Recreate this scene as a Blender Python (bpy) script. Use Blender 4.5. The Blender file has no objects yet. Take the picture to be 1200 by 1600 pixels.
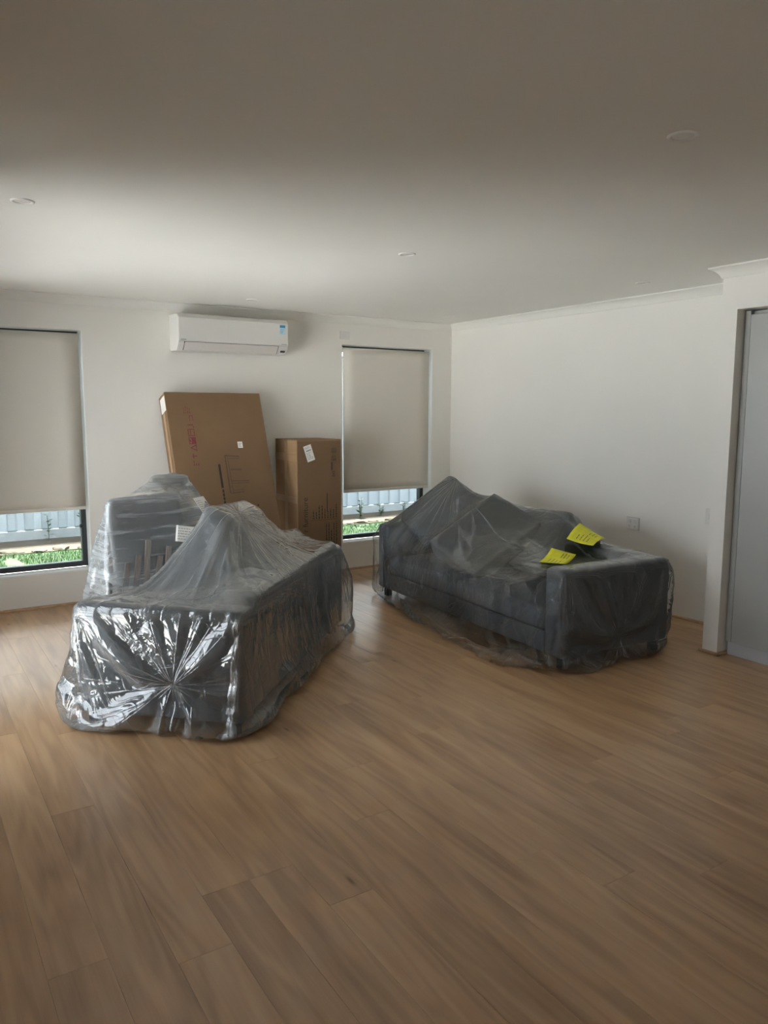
import bpy, bmesh, math, random
import numpy as np
from mathutils import Vector, Matrix, noise

random.seed(7)
rng = np.random.default_rng(7)
sc = bpy.context.scene
COL = sc.collection
PI = math.pi

# ------------------------------------------------------------------ camera
cam_data = bpy.data.cameras.new('camera')
cam_data.sensor_fit = 'VERTICAL'
cam_data.sensor_height = 36.0
cam_data.lens = 36.0 * 1206.667 / 1600.0
cam_data.clip_start = 0.05
cam = bpy.data.objects.new('camera', cam_data)
COL.objects.link(cam)
yaw, pitch, roll = -0.5691, -0.1308, 0.0025
fwd = Vector((-math.sin(yaw) * math.cos(pitch), math.cos(yaw) * math.cos(pitch), math.sin(pitch)))
rgt = Vector((math.cos(yaw), math.sin(yaw), 0))
upv = rgt.cross(fwd)
r2 = rgt * math.cos(roll) + upv * math.sin(roll)
u2 = -rgt * math.sin(roll) + upv * math.cos(roll)
M = Matrix((r2, u2, -fwd)).transposed().to_4x4()
M.translation = Vector((-4.9034, -6.3929, 1.5367))
cam.matrix_world = M
sc.camera = cam

# ------------------------------------------------------------------ world and light
world = bpy.data.worlds.new('overcast_sky')
sc.world = world
world.use_nodes = True
wn = world.node_tree
bg = wn.nodes['Background']
bg.inputs['Color'].default_value = (0.86, 0.925, 1.0, 1)
bg.inputs['Strength'].default_value = 5.4

# hazy sun standing high over the back yard; it strikes the paving outside but not the room
sun_data = bpy.data.lights.new('hazy_sun', 'SUN')
sun_data.energy = 66.0
sun_data.angle = math.radians(8)
sun_data.color = (1.0, 0.98, 0.96)
sun = bpy.data.objects.new('hazy_sun', sun_data)
COL.objects.link(sun)
sun.rotation_euler = Vector((-0.06, -0.30, -1.0)).to_track_quat('-Z', 'Y').to_euler()
sun.location = (-8, 6, 12)

# sampling portals in the left door and the added fill door (they give off no light of their own)
for loc, w_, h_ in (((-5.12, -1.85, 1.07), 2.6, 2.1), ((-8.12, -7.35, 1.07), 1.1, 2.1)):
    pd = bpy.data.lights.new('door_daylight', 'AREA')
    pd.shape = 'RECTANGLE'
    pd.size = w_
    pd.size_y = h_
    pd.cycles.is_portal = True
    po = bpy.data.objects.new('door_daylight', pd)
    COL.objects.link(po)
    po.location = loc
    po.rotation_euler = (PI / 2, 0, -PI / 2)

sc.view_settings.view_transform = 'Standard'
sc.view_settings.look = 'None'
sc.view_settings.gamma = 1.0
sc.view_settings.use_curve_mapping = False
sc.view_settings.exposure = 0.64
sc.cycles.transparent_max_bounces = 32
sc.cycles.max_bounces = 12
sc.cycles.diffuse_bounces = 8
sc.cycles.sample_clamp_indirect = 6.0

# ------------------------------------------------------------------ dimensions
H = 2.4            # ceiling height
XL = -4.95         # left wall plane
YE = -4.25         # where the left wall ends and the room widens
XX = -8.0          # far left of the wider part
YB = -9.0          # wall behind the camera
NIB_X = -0.565
NIB_Y0, NIB_Y1 = -3.43, -3.535

# ------------------------------------------------------------------ materials
MATS = {}

def new_mat(name):
    m = bpy.data.materials.new(name)
    m.use_nodes = True
    nt = m.node_tree
    nt.nodes.clear()
    out = nt.nodes.new('ShaderNodeOutputMaterial')
    MATS[name] = m
    return m, nt, out

def N(nt, kind, **kw):
    n = nt.nodes.new('ShaderNode' + kind)
    for k, v in kw.items():
        if hasattr(n, k) and k not in ('inputs',):
            setattr(n, k, v)
        else:
            n.inputs[k.replace('_', ' ')].default_value = v
    return n

def ramp(nt, stops):
    r = nt.nodes.new('ShaderNodeValToRGB')
    el = r.color_ramp.elements
    while len(el) > 1:
        el.remove(el[-1])
    el[0].position = stops[0][0]
    el[0].color = (*stops[0][1], 1)
    for p, c in stops[1:]:
        e = el.new(p)
        e.color = (*c, 1)
    return r

def simple(name, col, rough=0.6, var=0.05, scale=8.0, bump=0.0, bscale=60.0, metallic=0.0, spec=0.5, stretch=None):
    """principled with gentle procedural colour variation and optional fine bump"""
    m, nt, out = new_mat(name)
    b = nt.nodes.new('ShaderNodeBsdfPrincipled')
    b.inputs['Roughness'].default_value = rough
    b.inputs['Metallic'].default_value = metallic
    b.inputs['Specular IOR Level'].default_value = spec
    tc = nt.nodes.new('ShaderNodeTexCoord')
    mp = nt.nodes.new('ShaderNodeMapping')
    nt.links.new(tc.outputs['Object'], mp.inputs['Vector'])
    if stretch:
        mp.inputs['Scale'].default_value = stretch
    nz = N(nt, 'TexNoise', Scale=scale, Detail=4.0)
    nt.links.new(mp.outputs['Vector'], nz.inputs['Vector'])
    lo = tuple(max(0, c * (1 - var)) for c in col)
    hi = tuple(min(1, c * (1 + var)) for c in col)
    rp = ramp(nt, [(0.3, lo), (0.7, hi)])
    nt.links.new(nz.outputs['Fac'], rp.inputs['Fac'])
    nt.links.new(rp.outputs['Color'], b.inputs['Base Color'])
    if bump:
        n2 = N(nt, 'TexNoise', Scale=bscale, Detail=3.0)
        nt.links.new(mp.outputs['Vector'], n2.inputs['Vector'])
        bp = N(nt, 'Bump', Strength=bump, Distance=0.002)
        nt.links.new(n2.outputs['Fac'], bp.inputs['Height'])
        nt.links.new(bp.outputs['Normal'], b.inputs['Normal'])
    nt.links.new(b.outputs['BSDF'], out.inputs['Surface'])
    return m

simple('wall_paint', (0.80, 0.78, 0.737), 0.75, 0.012, 2.0, 0.06, 220)
simple('ceiling_paint', (0.85, 0.845, 0.815), 0.85, 0.01, 2.0)
simple('cornice_paint', (0.80, 0.79, 0.75), 0.7, 0.01, 2.0)
simple('reveal_paint', (0.88, 0.88, 0.87), 0.6, 0.01, 2.0)
simple('dark_aluminium', (0.035, 0.042, 0.045), 0.4, 0.05, 10)
simple('white_plastic', (0.68, 0.67, 0.645), 0.3, 0.01, 4)
simple('white_panel', (0.68, 0.67, 0.645), 0.28, 0.01, 4)
simple('louvre_plastic', (0.62, 0.59, 0.565), 0.35, 0.01, 4)
simple('dark_gap', (0.03, 0.03, 0.03), 0.7, 0.05, 10)
simple('blind_fabric', (0.70, 0.665, 0.60), 0.85, 0.03, 300, 0.1, 900)
simple('blind_rail', (0.72, 0.69, 0.63), 0.45, 0.02, 10)
simple('cabinet_laminate', (0.37, 0.375, 0.36), 0.4, 0.015, 3)
simple('kick_board', (0.42, 0.44, 0.46), 0.45, 0.02, 5)
simple('bead_timber', (0.42, 0.27, 0.16), 0.45, 0.15, 30, stretch=(1, 1, 1))
simple('downlight_white', (0.82, 0.81, 0.79), 0.35, 0.01, 6)
simple('plate_shade', (0.42, 0.41, 0.39), 0.5, 0.02, 6)
simple('plate_white', (0.72, 0.71, 0.68), 0.35, 0.01, 6)
simple('sticker_blue', (0.16, 0.42, 0.62), 0.4, 0.05, 40)
simple('sticker_navy', (0.03, 0.10, 0.20), 0.4, 0.05, 40)
simple('sticker_pale', (0.50, 0.66, 0.72), 0.4, 0.05, 40)
simple('sofa_fabric', (0.137, 0.146, 0.156), 0.95, 0.28, 260, 0.5, 420, spec=0.2)
simple('cushion_fabric', (0.148, 0.156, 0.165), 0.95, 0.25, 240, 0.5, 420, spec=0.2)
simple('sofa_leg', (0.012, 0.012, 0.013), 0.5, 0.1, 20)
simple('chair_fabric', (0.20, 0.202, 0.21), 0.9, 0.2, 200, 0.4, 300, spec=0.2)
simple('chair_timber', (0.115, 0.102, 0.094), 0.55, 0.25, 25, stretch=(6, 6, 0.6))
simple('paper_white', (0.80, 0.80, 0.78), 0.7, 0.03, 30)
simple('print_grey', (0.33, 0.34, 0.36), 0.7, 0.1, 60)
simple('print_black', (0.025, 0.022, 0.02), 0.7, 0.1, 60)
simple('print_brown', (0.022, 0.014, 0.010), 0.75, 0.2, 60)
simple('print_faint', (0.075, 0.046, 0.026), 0.75, 0.15, 60)
simple('print_red', (0.12, 0.014, 0.02), 0.75, 0.25, 60)
simple('tape_brown', (0.25, 0.15, 0.075), 0.3, 0.06, 20)
simple('note_yellow', (0.72, 0.70, 0.02), 0.6, 0.06, 25)
simple('note_ink', (0.22, 0.21, 0.03), 0.7, 0.1, 60)
simple('paving', (0.80, 0.79, 0.76), 0.85, 0.08, 5, 0.2, 80)
simple('fence_steel', (0.30, 0.34, 0.37), 0.45, 0.03, 3)
simple('plinth', (0.27, 0.295, 0.30), 0.8, 0.08, 8)
simple('soffit', (0.75, 0.75, 0.73), 0.7, 0.02, 3)
simple('exterior_render', (0.62, 0.60, 0.56), 0.8, 0.04, 5)
simple('grass_blade', (0.028, 0.075, 0.012), 0.6, 0.35, 3)
simple('weed_leaf', (0.03, 0.055, 0.014), 0.6, 0.25, 12)
simple('rock', (0.060, 0.048, 0.029), 0.9, 0.3, 9, 0.5, 40)
simple('downlight_lens', (0.72, 0.70, 0.67), 0.3, 0.01, 6)

def soil_material():
    m, nt, out = new_mat('soil')
    b = N(nt, 'BsdfPrincipled', Roughness=0.95)
    tc = N(nt, 'TexCoord')
    n1 = N(nt, 'TexNoise', Scale=1.6, Detail=6.0)
    nt.links.new(tc.outputs['Object'], n1.inputs['Vector'])
    rp = ramp(nt, [(0.30, (0.040, 0.027, 0.013)), (0.5, (0.057, 0.043, 0.024)), (0.7, (0.07, 0.058, 0.042))])
    nt.links.new(n1.outputs['Fac'], rp.inputs['Fac'])
    nt.links.new(rp.outputs['Color'], b.inputs['Base Color'])
    nt.links.new(b.outputs['BSDF'], out.inputs['Surface'])
soil_material()

def turf_material():
    m, nt, out = new_mat('turf')
    b = N(nt, 'BsdfPrincipled', Roughness=0.9)
    tc = N(nt, 'TexCoord')
    n1 = N(nt, 'TexNoise', Scale=2.2, Detail=6.0)
    nt.links.new(tc.outputs['Object'], n1.inputs['Vector'])
    rp = ramp(nt, [(0.30, (0.013, 0.033, 0.006)), (0.60, (0.019, 0.043, 0.009)), (0.74, (0.045, 0.045, 0.024))])
    nt.links.new(n1.outputs['Fac'], rp.inputs['Fac'])
    nt.links.new(rp.outputs['Color'], b.inputs['Base Color'])
    nt.links.new(b.outputs['BSDF'], out.inputs['Surface'])
turf_material()

def glass_material(name, tint, gloss=0.06):
    m, nt, out = new_mat(name)
    t = N(nt, 'BsdfTransparent')
    t.inputs['Color'].default_value = (*tint, 1)
    g = N(nt, 'BsdfGlossy', Roughness=0.0)
    fr = N(nt, 'Fresnel', IOR=1.5)
    mx = N(nt, 'MixShader')
    nt.links.new(fr.outputs['Fac'], mx.inputs['Fac'])
    nt.links.new(t.outputs['BSDF'], mx.inputs[1])
    nt.links.new(g.outputs['BSDF'], mx.inputs[2])
    nt.links.new(mx.outputs['Shader'], out.inputs['Surface'])
glass_material('pane_glass', (0.69, 0.71, 0.715))
glass_material('door_glass', (0.97, 0.98, 0.98))

def cardboard_material(name, c0, c1):
    m, nt, out = new_mat(name)
    b = N(nt, 'BsdfPrincipled', Roughness=0.85)
    b.inputs['Specular IOR Level'].default_value = 0.25
    tc = N(nt, 'TexCoord')
    n1 = N(nt, 'TexNoise', Scale=2.5, Detail=5.0)
    nt.links.new(tc.outputs['Object'], n1.inputs['Vector'])
    rp = ramp(nt, [(0.3, c0), (0.7, c1)])
    nt.links.new(n1.outputs['Fac'], rp.inputs['Fac'])
    nt.links.new(rp.outputs['Color'], b.inputs['Base Color'])
    # fine corrugation ribs
    w = N(nt, 'TexWave', Scale=60.0, Distortion=0.5)
    w.bands_direction = 'X'
    nt.links.new(tc.outputs['Object'], w.inputs['Vector'])
    bp = N(nt, 'Bump', Strength=0.06, Distance=0.002)
    nt.links.new(w.outputs['Fac'], bp.inputs['Height'])
    nt.links.new(bp.outputs['Normal'], b.inputs['Normal'])
    nt.links.new(b.outputs['BSDF'], out.inputs['Surface'])
cardboard_material('cardboard', (0.135, 0.083, 0.044), (0.16, 0.10, 0.054))
cardboard_material('cardboard_lit', (0.225, 0.143, 0.075), (0.265, 0.17, 0.09))  # paler copy of the board for the tall carton's lit sides and top

def floor_material():
    m, nt, out = new_mat('timber_planks')
    b = N(nt, 'BsdfPrincipled', Roughness=0.36)
    b.inputs['Specular IOR Level'].default_value = 0.5
    tc = N(nt, 'TexCoord')
    oi = N(nt, 'ObjectInfo')
    # shift the pattern for every plank
    mul = N(nt, 'VectorMath', operation='MULTIPLY')
    comb = N(nt, 'CombineXYZ')
    for k, f in enumerate((37.0, 91.0, 53.0)):
        mm = N(nt, 'Math', operation='MULTIPLY')
        mm.inputs[1].default_value = f
        nt.links.new(oi.outputs['Random'], mm.inputs[0])
        nt.links.new(mm.outputs[0], comb.inputs[k])
    add = N(nt, 'VectorMath', operation='ADD')
    nt.links.new(tc.outputs['Object'], add.inputs[0])
    nt.links.new(comb.outputs[0], add.inputs[1])
    # large figure: contour rings of a stretched noise = cathedral grain
    mp1 = N(nt, 'Mapping')
    mp1.inputs['Scale'].default_value = (7.5, 0.85, 1)
    nt.links.new(add.outputs[0], mp1.inputs['Vector'])
    n1 = N(nt, 'TexNoise', Scale=1.0, Detail=2.0, Roughness=0.45)
    nt.links.new(mp1.outputs[0], n1.inputs['Vector'])
    m1 = N(nt, 'Math', operation='MULTIPLY')
    m1.inputs[1].default_value = 42.0
    nt.links.new(n1.outputs['Fac'], m1.inputs[0])
    s1 = N(nt, 'Math', operation='SINE')
    nt.links.new(m1.outputs[0], s1.inputs[0])
    # fine streaks
    mp2 = N(nt, 'Mapping')
    mp2.inputs['Scale'].default_value = (120.0, 1.6, 1)
    nt.links.new(add.outputs[0], mp2.inputs['Vector'])
    n2 = N(nt, 'TexNoise', Scale=1.0, Detail=4.0, Roughness=0.6)
    nt.links.new(mp2.outputs[0], n2.inputs['Vector'])
    # broad tone drift inside a plank
    mp3 = N(nt, 'Mapping')
    mp3.inputs['Scale'].default_value = (9.0, 1.1, 1)
    nt.links.new(add.outputs[0], mp3.inputs['Vector'])
    n3 = N(nt, 'TexNoise', Scale=1.0, Detail=3.0, Roughness=0.5)
    nt.links.new(mp3.outputs[0], n3.inputs['Vector'])
    # combine: t = .5 + a*sin + b*streak + c*drift + d*random
    def madd(x, k, y):
        q = N(nt, 'Math', operation='MULTIPLY_ADD')
        q.inputs[1].default_value = k
        nt.links.new(x, q.inputs[0])
        if isinstance(y, float):
            q.inputs[2].default_value = y
        else:
            nt.links.new(y, q.inputs[2])
        return q.outputs[0]
    t = madd(s1.outputs[0], 0.075, -0.24)
    t = madd(n2.outputs['Fac'], 0.24, t)
    t = madd(n3.outputs['Fac'], 1.0, t)
    t = madd(oi.outputs['Random'], 0.15, t)
    rp = ramp(nt, [(0.0, (0.23, 0.125, 0.058)), (0.30, (0.36, 0.218, 0.112)), (0.55, (0.46, 0.292, 0.158)), (0.80, (0.53, 0.35, 0.20)), (1.0, (0.60, 0.42, 0.26))])
    nt.links.new(t, rp.inputs['Fac'])
    # small knots and dark flecks
    mp4 = N(nt, 'Mapping')
    mp4.inputs['Scale'].default_value = (5.0, 1.4, 1)
    nt.links.new(add.outputs[0], mp4.inputs['Vector'])
    vo = N(nt, 'TexVoronoi', Scale=1.0)
    nt.links.new(mp4.outputs[0], vo.inputs['Vector'])
    kr = ramp(nt, [(0.0, (0.25, 0.22, 0.2)), (0.035, (0.75, 0.72, 0.7)), (0.06, (1, 1, 1))])
    nt.links.new(vo.outputs['Distance'], kr.inputs['Fac'])
    mx = N(nt, 'MixRGB', blend_type='MULTIPLY')
    mx.inputs['Fac'].default_value = 1.0
    nt.links.new(rp.outputs['Color'], mx.inputs[1])
    nt.links.new(kr.outputs['Color'], mx.inputs[2])
    nt.links.new(mx.outputs[0], b.inputs['Base Color'])
    bp = N(nt, 'Bump', Strength=0.02, Distance=0.0005)
    nt.links.new(n2.outputs['Fac'], bp.inputs['Height'])
    nt.links.new(bp.outputs['Normal'], b.inputs['Normal'])
    rr = N(nt, 'MapRange')
    rr.inputs['To Min'].default_value = 0.27
    rr.inputs['To Max'].default_value = 0.32
    nt.links.new(n2.outputs['Fac'], rr.inputs['Value'])
    nt.links.new(rr.outputs[0], b.inputs['Roughness'])
    nt.links.new(b.outputs['BSDF'], out.inputs['Surface'])
floor_material()

def film_material(name, haze, rough, crease, crease_scale, gloss=1.0, grz=3.2, pleat_streaks=0.0, stretch=(1, 1, 1), strand=0.0):
    """clear polythene: mostly transparent, a little milky, shiny and crinkled"""
    m, nt, out = new_mat(name)
    tc = N(nt, 'TexCoord')
    mp = N(nt, 'Mapping')
    mp.inputs['Scale'].default_value = stretch
    nt.links.new(tc.outputs['Object'], mp.inputs['Vector'])
    # crumple = ridged noise at two sizes, stronger in some patches than in others
    nw = N(nt, 'TexNoise', Scale=2.5, Detail=1.0)
    nt.links.new(mp.outputs[0], nw.inputs['Vector'])
    warp = N(nt, 'VectorMath', operation='MULTIPLY_ADD')
    warp.inputs[1].default_value = (0.25, 0.25, 0.25)
    nt.links.new(nw.outputs['Color'], warp.inputs[0])
    nt.links.new(mp.outputs[0], warp.inputs[2])
    def ridged(scale):
        q = N(nt, 'TexNoise', Scale=scale, Detail=1.0, Roughness=0.4)
        nt.links.new(warp.outputs[0], q.inputs['Vector'])
        a = N(nt, 'Math', operation='SUBTRACT'); a.inputs[1].default_value = 0.5
        nt.links.new(q.outputs['Fac'], a.inputs[0])
        b = N(nt, 'Math', operation='ABSOLUTE')
        nt.links.new(a.outputs[0], b.inputs[0])
        c = N(nt, 'Math', operation='POWER'); c.inputs[1].default_value = 0.7
        nt.links.new(b.outputs[0], c.inputs[0])
        return c.outputs[0]
    mk = N(nt, 'TexNoise', Scale=3.2, Detail=1.0)
    nt.links.new(tc.outputs['Object'], mk.inputs['Vector'])
    mr = N(nt, 'MapRange')
    mr.inputs['From Min'].default_value = 0.48
    mr.inputs['From Max'].default_value = 0.66
    mr.inputs['To Min'].default_value = 0.06
    mr.inputs['To Max'].default_value = 1.0
    nt.links.new(mk.outputs['Fac'], mr.inputs['Value'])
    fine = N(nt, 'Math', operation='MULTIPLY')
    nt.links.new(ridged(crease_scale * 3.2), fine.inputs[0])
    nt.links.new(mr.outputs[0], fine.inputs[1])
    a2 = N(nt, 'Math', operation='MULTIPLY_ADD')
    a2.inputs[1].default_value = 0.45
    nt.links.new(fine.outputs[0], a2.inputs[0])
    nt.links.new(ridged(crease_scale * 0.7), a2.inputs[2])
    # pale streaks painted into the haze along folds, for doubled film and highlights
    sep = N(nt, 'SeparateXYZ')
    aw = N(nt, 'Attribute', attribute_name='fold_weight')
    nt.links.new(aw.outputs['Vector'], sep.inputs[0])
    total = None
    for k, an in enumerate(('fold_side', 'fold_top', 'fold_gather')):
        at_ = N(nt, 'Attribute', attribute_name=an)
        q = N(nt, 'TexNoise', Scale=1.0, Detail=2.0, Roughness=0.6)
        nt.links.new(at_.outputs['Vector'], q.inputs['Vector'])
        a = N(nt, 'Math', operation='SUBTRACT'); a.inputs[1].default_value = 0.5
        nt.links.new(q.outputs['Fac'], a.inputs[0])
        b = N(nt, 'Math', operation='ABSOLUTE')
        nt.links.new(a.outputs[0], b.inputs[0])
        c = N(nt, 'MapRange', interpolation_type='SMOOTHSTEP')
        c.inputs['From Min'].default_value = 0.0
        c.inputs['From Max'].default_value = 0.045
        c.inputs['To Min'].default_value = 1.0
        c.inputs['To Max'].default_value = 0.0
        nt.links.new(b.outputs[0], c.inputs['Value'])
        d = N(nt, 'Math', operation='MULTIPLY')
        nt.links.new(c.outputs[0], d.inputs[0])
        nt.links.new(sep.outputs[k], d.inputs[1])
        if total is None:
            total = d.outputs[0]
        else:
            e = N(nt, 'Math', operation='ADD')
            nt.links.new(total, e.inputs[0]); nt.links.new(d.outputs[0], e.inputs[1])
            total = e.outputs[0]
    hsum = N(nt, 'Math', operation='MULTIPLY_ADD')
    hsum.inputs[1].default_value = 0.22 if pleat_streaks else 0.0
    nt.links.new(total, hsum.inputs[0])
    nt.links.new(a2.outputs[0], hsum.inputs[2])
    bp = N(nt, 'Bump', Strength=crease, Distance=0.02)
    nt.links.new(hsum.outputs[0], bp.inputs['Height'])
    tr = N(nt, 'BsdfTransparent')
    tr.inputs['Color'].default_value = (0.95, 0.965, 0.97, 1)
    di = N(nt, 'BsdfDiffuse')
    di.inputs['Color'].default_value = (0.86, 0.90, 0.93, 1)
    nt.links.new(bp.outputs['Normal'], di.inputs['Normal'])
    tl = N(nt, 'BsdfTranslucent')
    tl.inputs['Color'].default_value = (0.86, 0.90, 0.93, 1)
    md = N(nt, 'MixShader')
    md.inputs['Fac'].default_value = 0.4
    nt.links.new(di.outputs[0], md.inputs[1])
    nt.links.new(tl.outputs[0], md.inputs[2])
    # haze rises at grazing angles (longer path through the film)
    lw = N(nt, 'LayerWeight', Blend=0.5)
    nt.links.new(bp.outputs['Normal'], lw.inputs['Normal'])
    hz = N(nt, 'MapRange')
    hz.inputs['From Min'].default_value = 0.05
    hz.inputs['From Max'].default_value = 0.95
    hz.inputs['To Min'].default_value = haze
    hz.inputs['To Max'].default_value = min(0.75, haze * grz)
    nt.links.new(lw.outputs['Facing'], hz.inputs['Value'])
    fac = hz.outputs[0]
    if pleat_streaks:
        pa = N(nt, 'Math', operation='MULTIPLY_ADD', use_clamp=True)
        pa.inputs[1].default_value = pleat_streaks
        nt.links.new(total, pa.inputs[0])
        nt.links.new(fac, pa.inputs[2])
        fac = pa.outputs[0]
    if strand:
        st = N(nt, 'TexNoise', Scale=1.0, Detail=3.0, Roughness=0.7)
        mp5 = N(nt, 'Mapping')
        mp5.inputs['Scale'].default_value = (3.0, 3.0, 42.0)
        nt.links.new(tc.outputs['Object'], mp5.inputs['Vector'])
        nt.links.new(mp5.outputs[0], st.inputs['Vector'])
        sr = N(nt, 'MapRange')
        sr.inputs['From Min'].default_value = 0.42
        sr.inputs['From Max'].default_value = 0.75
        sr.inputs['To Min'].default_value = 0.0
        sr.inputs['To Max'].default_value = strand
        nt.links.new(st.outputs['Fac'], sr.inputs['Value'])
        ad = N(nt, 'Math', operation='ADD', use_clamp=True)
        nt.links.new(fac, ad.inputs[0])
        nt.links.new(sr.outputs[0], ad.inputs[1])
        fac = ad.outputs[0]
    m1 = N(nt, 'MixShader')
    nt.links.new(fac, m1.inputs['Fac'])
    nt.links.new(tr.outputs[0], m1.inputs[1])
    nt.links.new(md.outputs[0], m1.inputs[2])
    gl = N(nt, 'BsdfGlossy', Roughness=rough)
    gl.inputs['Color'].default_value = (1, 1, 1, 1)
    nt.links.new(bp.outputs['Normal'], gl.inputs['Normal'])
    fr = N(nt, 'Fresnel', IOR=1.5)
    nt.links.new(bp.outputs['Normal'], fr.inputs['Normal'])
    fm = N(nt, 'Math', operation='MULTIPLY', use_clamp=True)
    fm.inputs[1].default_value = 1.8 * gloss
    nt.links.new(fr.outputs[0], fm.inputs[0])
    m2 = N(nt, 'MixShader')
    nt.links.new(fm.outputs[0], m2.inputs['Fac'])
    nt.links.new(m1.outputs[0], m2.inputs[1])
    nt.links.new(gl.outputs[0], m2.inputs[2])
    nt.links.new(m2.outputs[0], out.inputs['Surface'])
film_material('bag_film', 0.07, 0.07, 0.8, 8.0, pleat_streaks=0.16)
film_material('bag_film_clear', 0.012, 0.06, 0.9, 7.0, gloss=0.65, grz=3.0, pleat_streaks=0.18)
film_material('stretch_film', 0.12, 0.18, 0.30, 7.0, gloss=0.8, strand=0.35)

# ------------------------------------------------------------------ mesh helpers
class MB:
    def __init__(self):
        self.v, self.f = [], []
    def box(self, x0, x1, y0, y1, z0, z1):
        n = len(self.v)
        self.v += [(x, y, z) for z in (z0, z1) for y in (y0, y1) for x in (x0, x1)]
        self.f += [tuple(n + i for i in q) for q in ((0, 2, 3, 1), (4, 5, 7, 6), (0, 1, 5, 4), (2, 6, 7, 3), (0, 4, 6, 2), (1, 3, 7, 5))]
        return self
    def prism(self, prof, a0, a1, axis='x'):
        """profile of (p, q) pairs extruded along an axis; x: (y,z)  y: (x,z)  z: (x,y)"""
        n = len(self.v); k = len(prof)
        for a in (a0, a1):
            for p, q in prof:
                self.v.append({'x': (a, p, q), 'y': (p, a, q), 'z': (p, q, a)}[axis])
        for i in range(k):
            j = (i + 1) % k
            self.f.append((n + i, n + j, n + k + j, n + k + i))
        self.f.append(tuple(n + i for i in reversed(range(k))))
        self.f.append(tuple(n + k + i for i in range(k)))
        return self
    def cyl(self, c, r, z0, z1, seg=24, r1=None):
        r1 = r if r1 is None else r1
        n = len(self.v)
        for z, rr in ((z0, r), (z1, r1)):
            for i in range(seg):
                a = 2 * PI * i / seg
                self.v.append((c[0] + rr * math.cos(a), c[1] + rr * math.sin(a), z))
        for i in range(seg):
            j = (i + 1) % seg
            self.f.append((n + i, n + j, n + seg + j, n + seg + i))
        self.f.append(tuple(n + i for i in reversed(range(seg))))
        self.f.append(tuple(n + seg + i for i in range(seg)))
        return self
    def lathe(self, prof, seg=28, c=(0, 0, 0)):
        n = len(self.v); k = len(prof)
        for i in range(seg):
            a = 2 * PI * i / seg
            for r, z in prof:
                self.v.append((c[0] + r * math.cos(a), c[1] + r * math.sin(a), c[2] + z))
        for i in range(seg):
            j = (i + 1) % seg
            for q in range(k - 1):
                self.f.append((n + i * k + q, n + j * k + q, n + j * k + q + 1, n + i * k + q + 1))
        return self
    def tube(self, a, b, r, seg=8):
        a, b = Vector(a), Vector(b)
        d = (b - a).normalized()
        u = d.orthogonal().normalized(); w = d.cross(u)
        n = len(self.v)
        for p in (a, b):
            for i in range(seg):
                t = 2 * PI * i / seg
                self.v.append(tuple(p + u * (r * math.cos(t)) + w * (r * math.sin(t))))
        for i in range(seg):
            j = (i + 1) % seg
            self.f.append((n + i, n + j, n + seg + j, n + seg + i))
        self.f.append(tuple(n + i for i in reversed(range(seg))))
        self.f.append(tuple(n + seg + i for i in range(seg)))
        return self
    def mesh(self, name, bevel=0.0, seg=2, smooth=False):
        me = bpy.data.meshes.new(name)
        me.from_pydata(self.v, [], self.f)
        bm = bmesh.new(); bm.from_mesh(me)
        bmesh.ops.recalc_face_normals(bm, faces=bm.faces)
        if bevel:
            bmesh.ops.bevel(bm, geom=[e for e in bm.edges if e.calc_face_angle(0) > 0.5], offset=bevel, segments=seg, profile=0.5, affect='EDGES', clamp_overlap=True)
        bm.to_mesh(me); bm.free()
        if smooth:
            for p in me.polygons:
                p.use_smooth = True
        me.update()
        return me
    def build(self, name, mat, parent=None, bevel=0.0, seg=2, smooth=False):
        return link(name, self.mesh(name, bevel, seg, smooth), mat, parent)

def link(name, me, mat, parent=None):
    o = bpy.data.objects.new(name, me)
    COL.objects.link(o)
    if mat:
        me.materials.clear()
        me.materials.append(MATS[mat])
    if parent:
        o.parent = parent
    return o

def tag(o, label, cat=None, group=None, kind=None):
    o['label'] = label
    if cat:
        o['category'] = cat
    if group:
        o['group'] = group
    if kind:
        o['kind'] = kind
    return o

def thing(name, loc=(0, 0, 0), rz=0.0, label=None, cat=None, group=None, kind=None):
    o = bpy.data.objects.new(name, None)
    o.empty_display_size = 0.1
    COL.objects.link(o)
    o.location = loc
    o.rotation_euler = (0, 0, rz)
    if label:
        tag(o, label, cat, group, kind)
    return o

def struct(name, mb, mat, label, cat, bevel=0.0):
    o = mb.build(name, mat, None, bevel)
    return tag(o, label, cat, kind='structure')

def copy_thing(root, loc, label):
    r = root.copy(); COL.objects.link(r)
    r.location = loc
    r['label'] = label
    for ch in list(root.children):
        c = ch.copy(); COL.objects.link(c); c.parent = r
        for g in list(ch.children):
            d = g.copy(); COL.objects.link(d); d.parent = c
    return r

def superbox(name, mat, size, mtx, parent=None, p=7.0, seg=12, puff=0.0):
    """padded block: a cube grid pulled onto a superellipsoid, faces slightly domed"""
    bm = bmesh.new()
    bmesh.ops.create_cube(bm, size=2.0)
    bmesh.ops.subdivide_edges(bm, edges=bm.edges[:], cuts=seg, use_grid_fill=True)
    hx, hy, hz = (s / 2 for s in size)
    for v in bm.verts:
        x, y, z = v.co
        k = (abs(x) ** p + abs(y) ** p + abs(z) ** p) ** (-1 / p)
        d = 1 + puff * (1 - x * x) * (1 - y * y)
        v.co = (x * k * hx, y * k * hy, z * k * hz * d)
    me = bpy.data.meshes.new(name)
    bm.to_mesh(me); bm.free()
    for q in me.polygons:
        q.use_smooth = True
    o = link(name, me, mat, parent)
    o.matrix_local = mtx
    return o

def frame_from(center, u, v):
    u = Vector(u).normalized()
    n = u.cross(Vector(v)).normalized()
    w = n.cross(u)
    m = Matrix((u, w, n)).transposed().to_4x4()
    m.translation = Vector(center)
    return m

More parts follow.
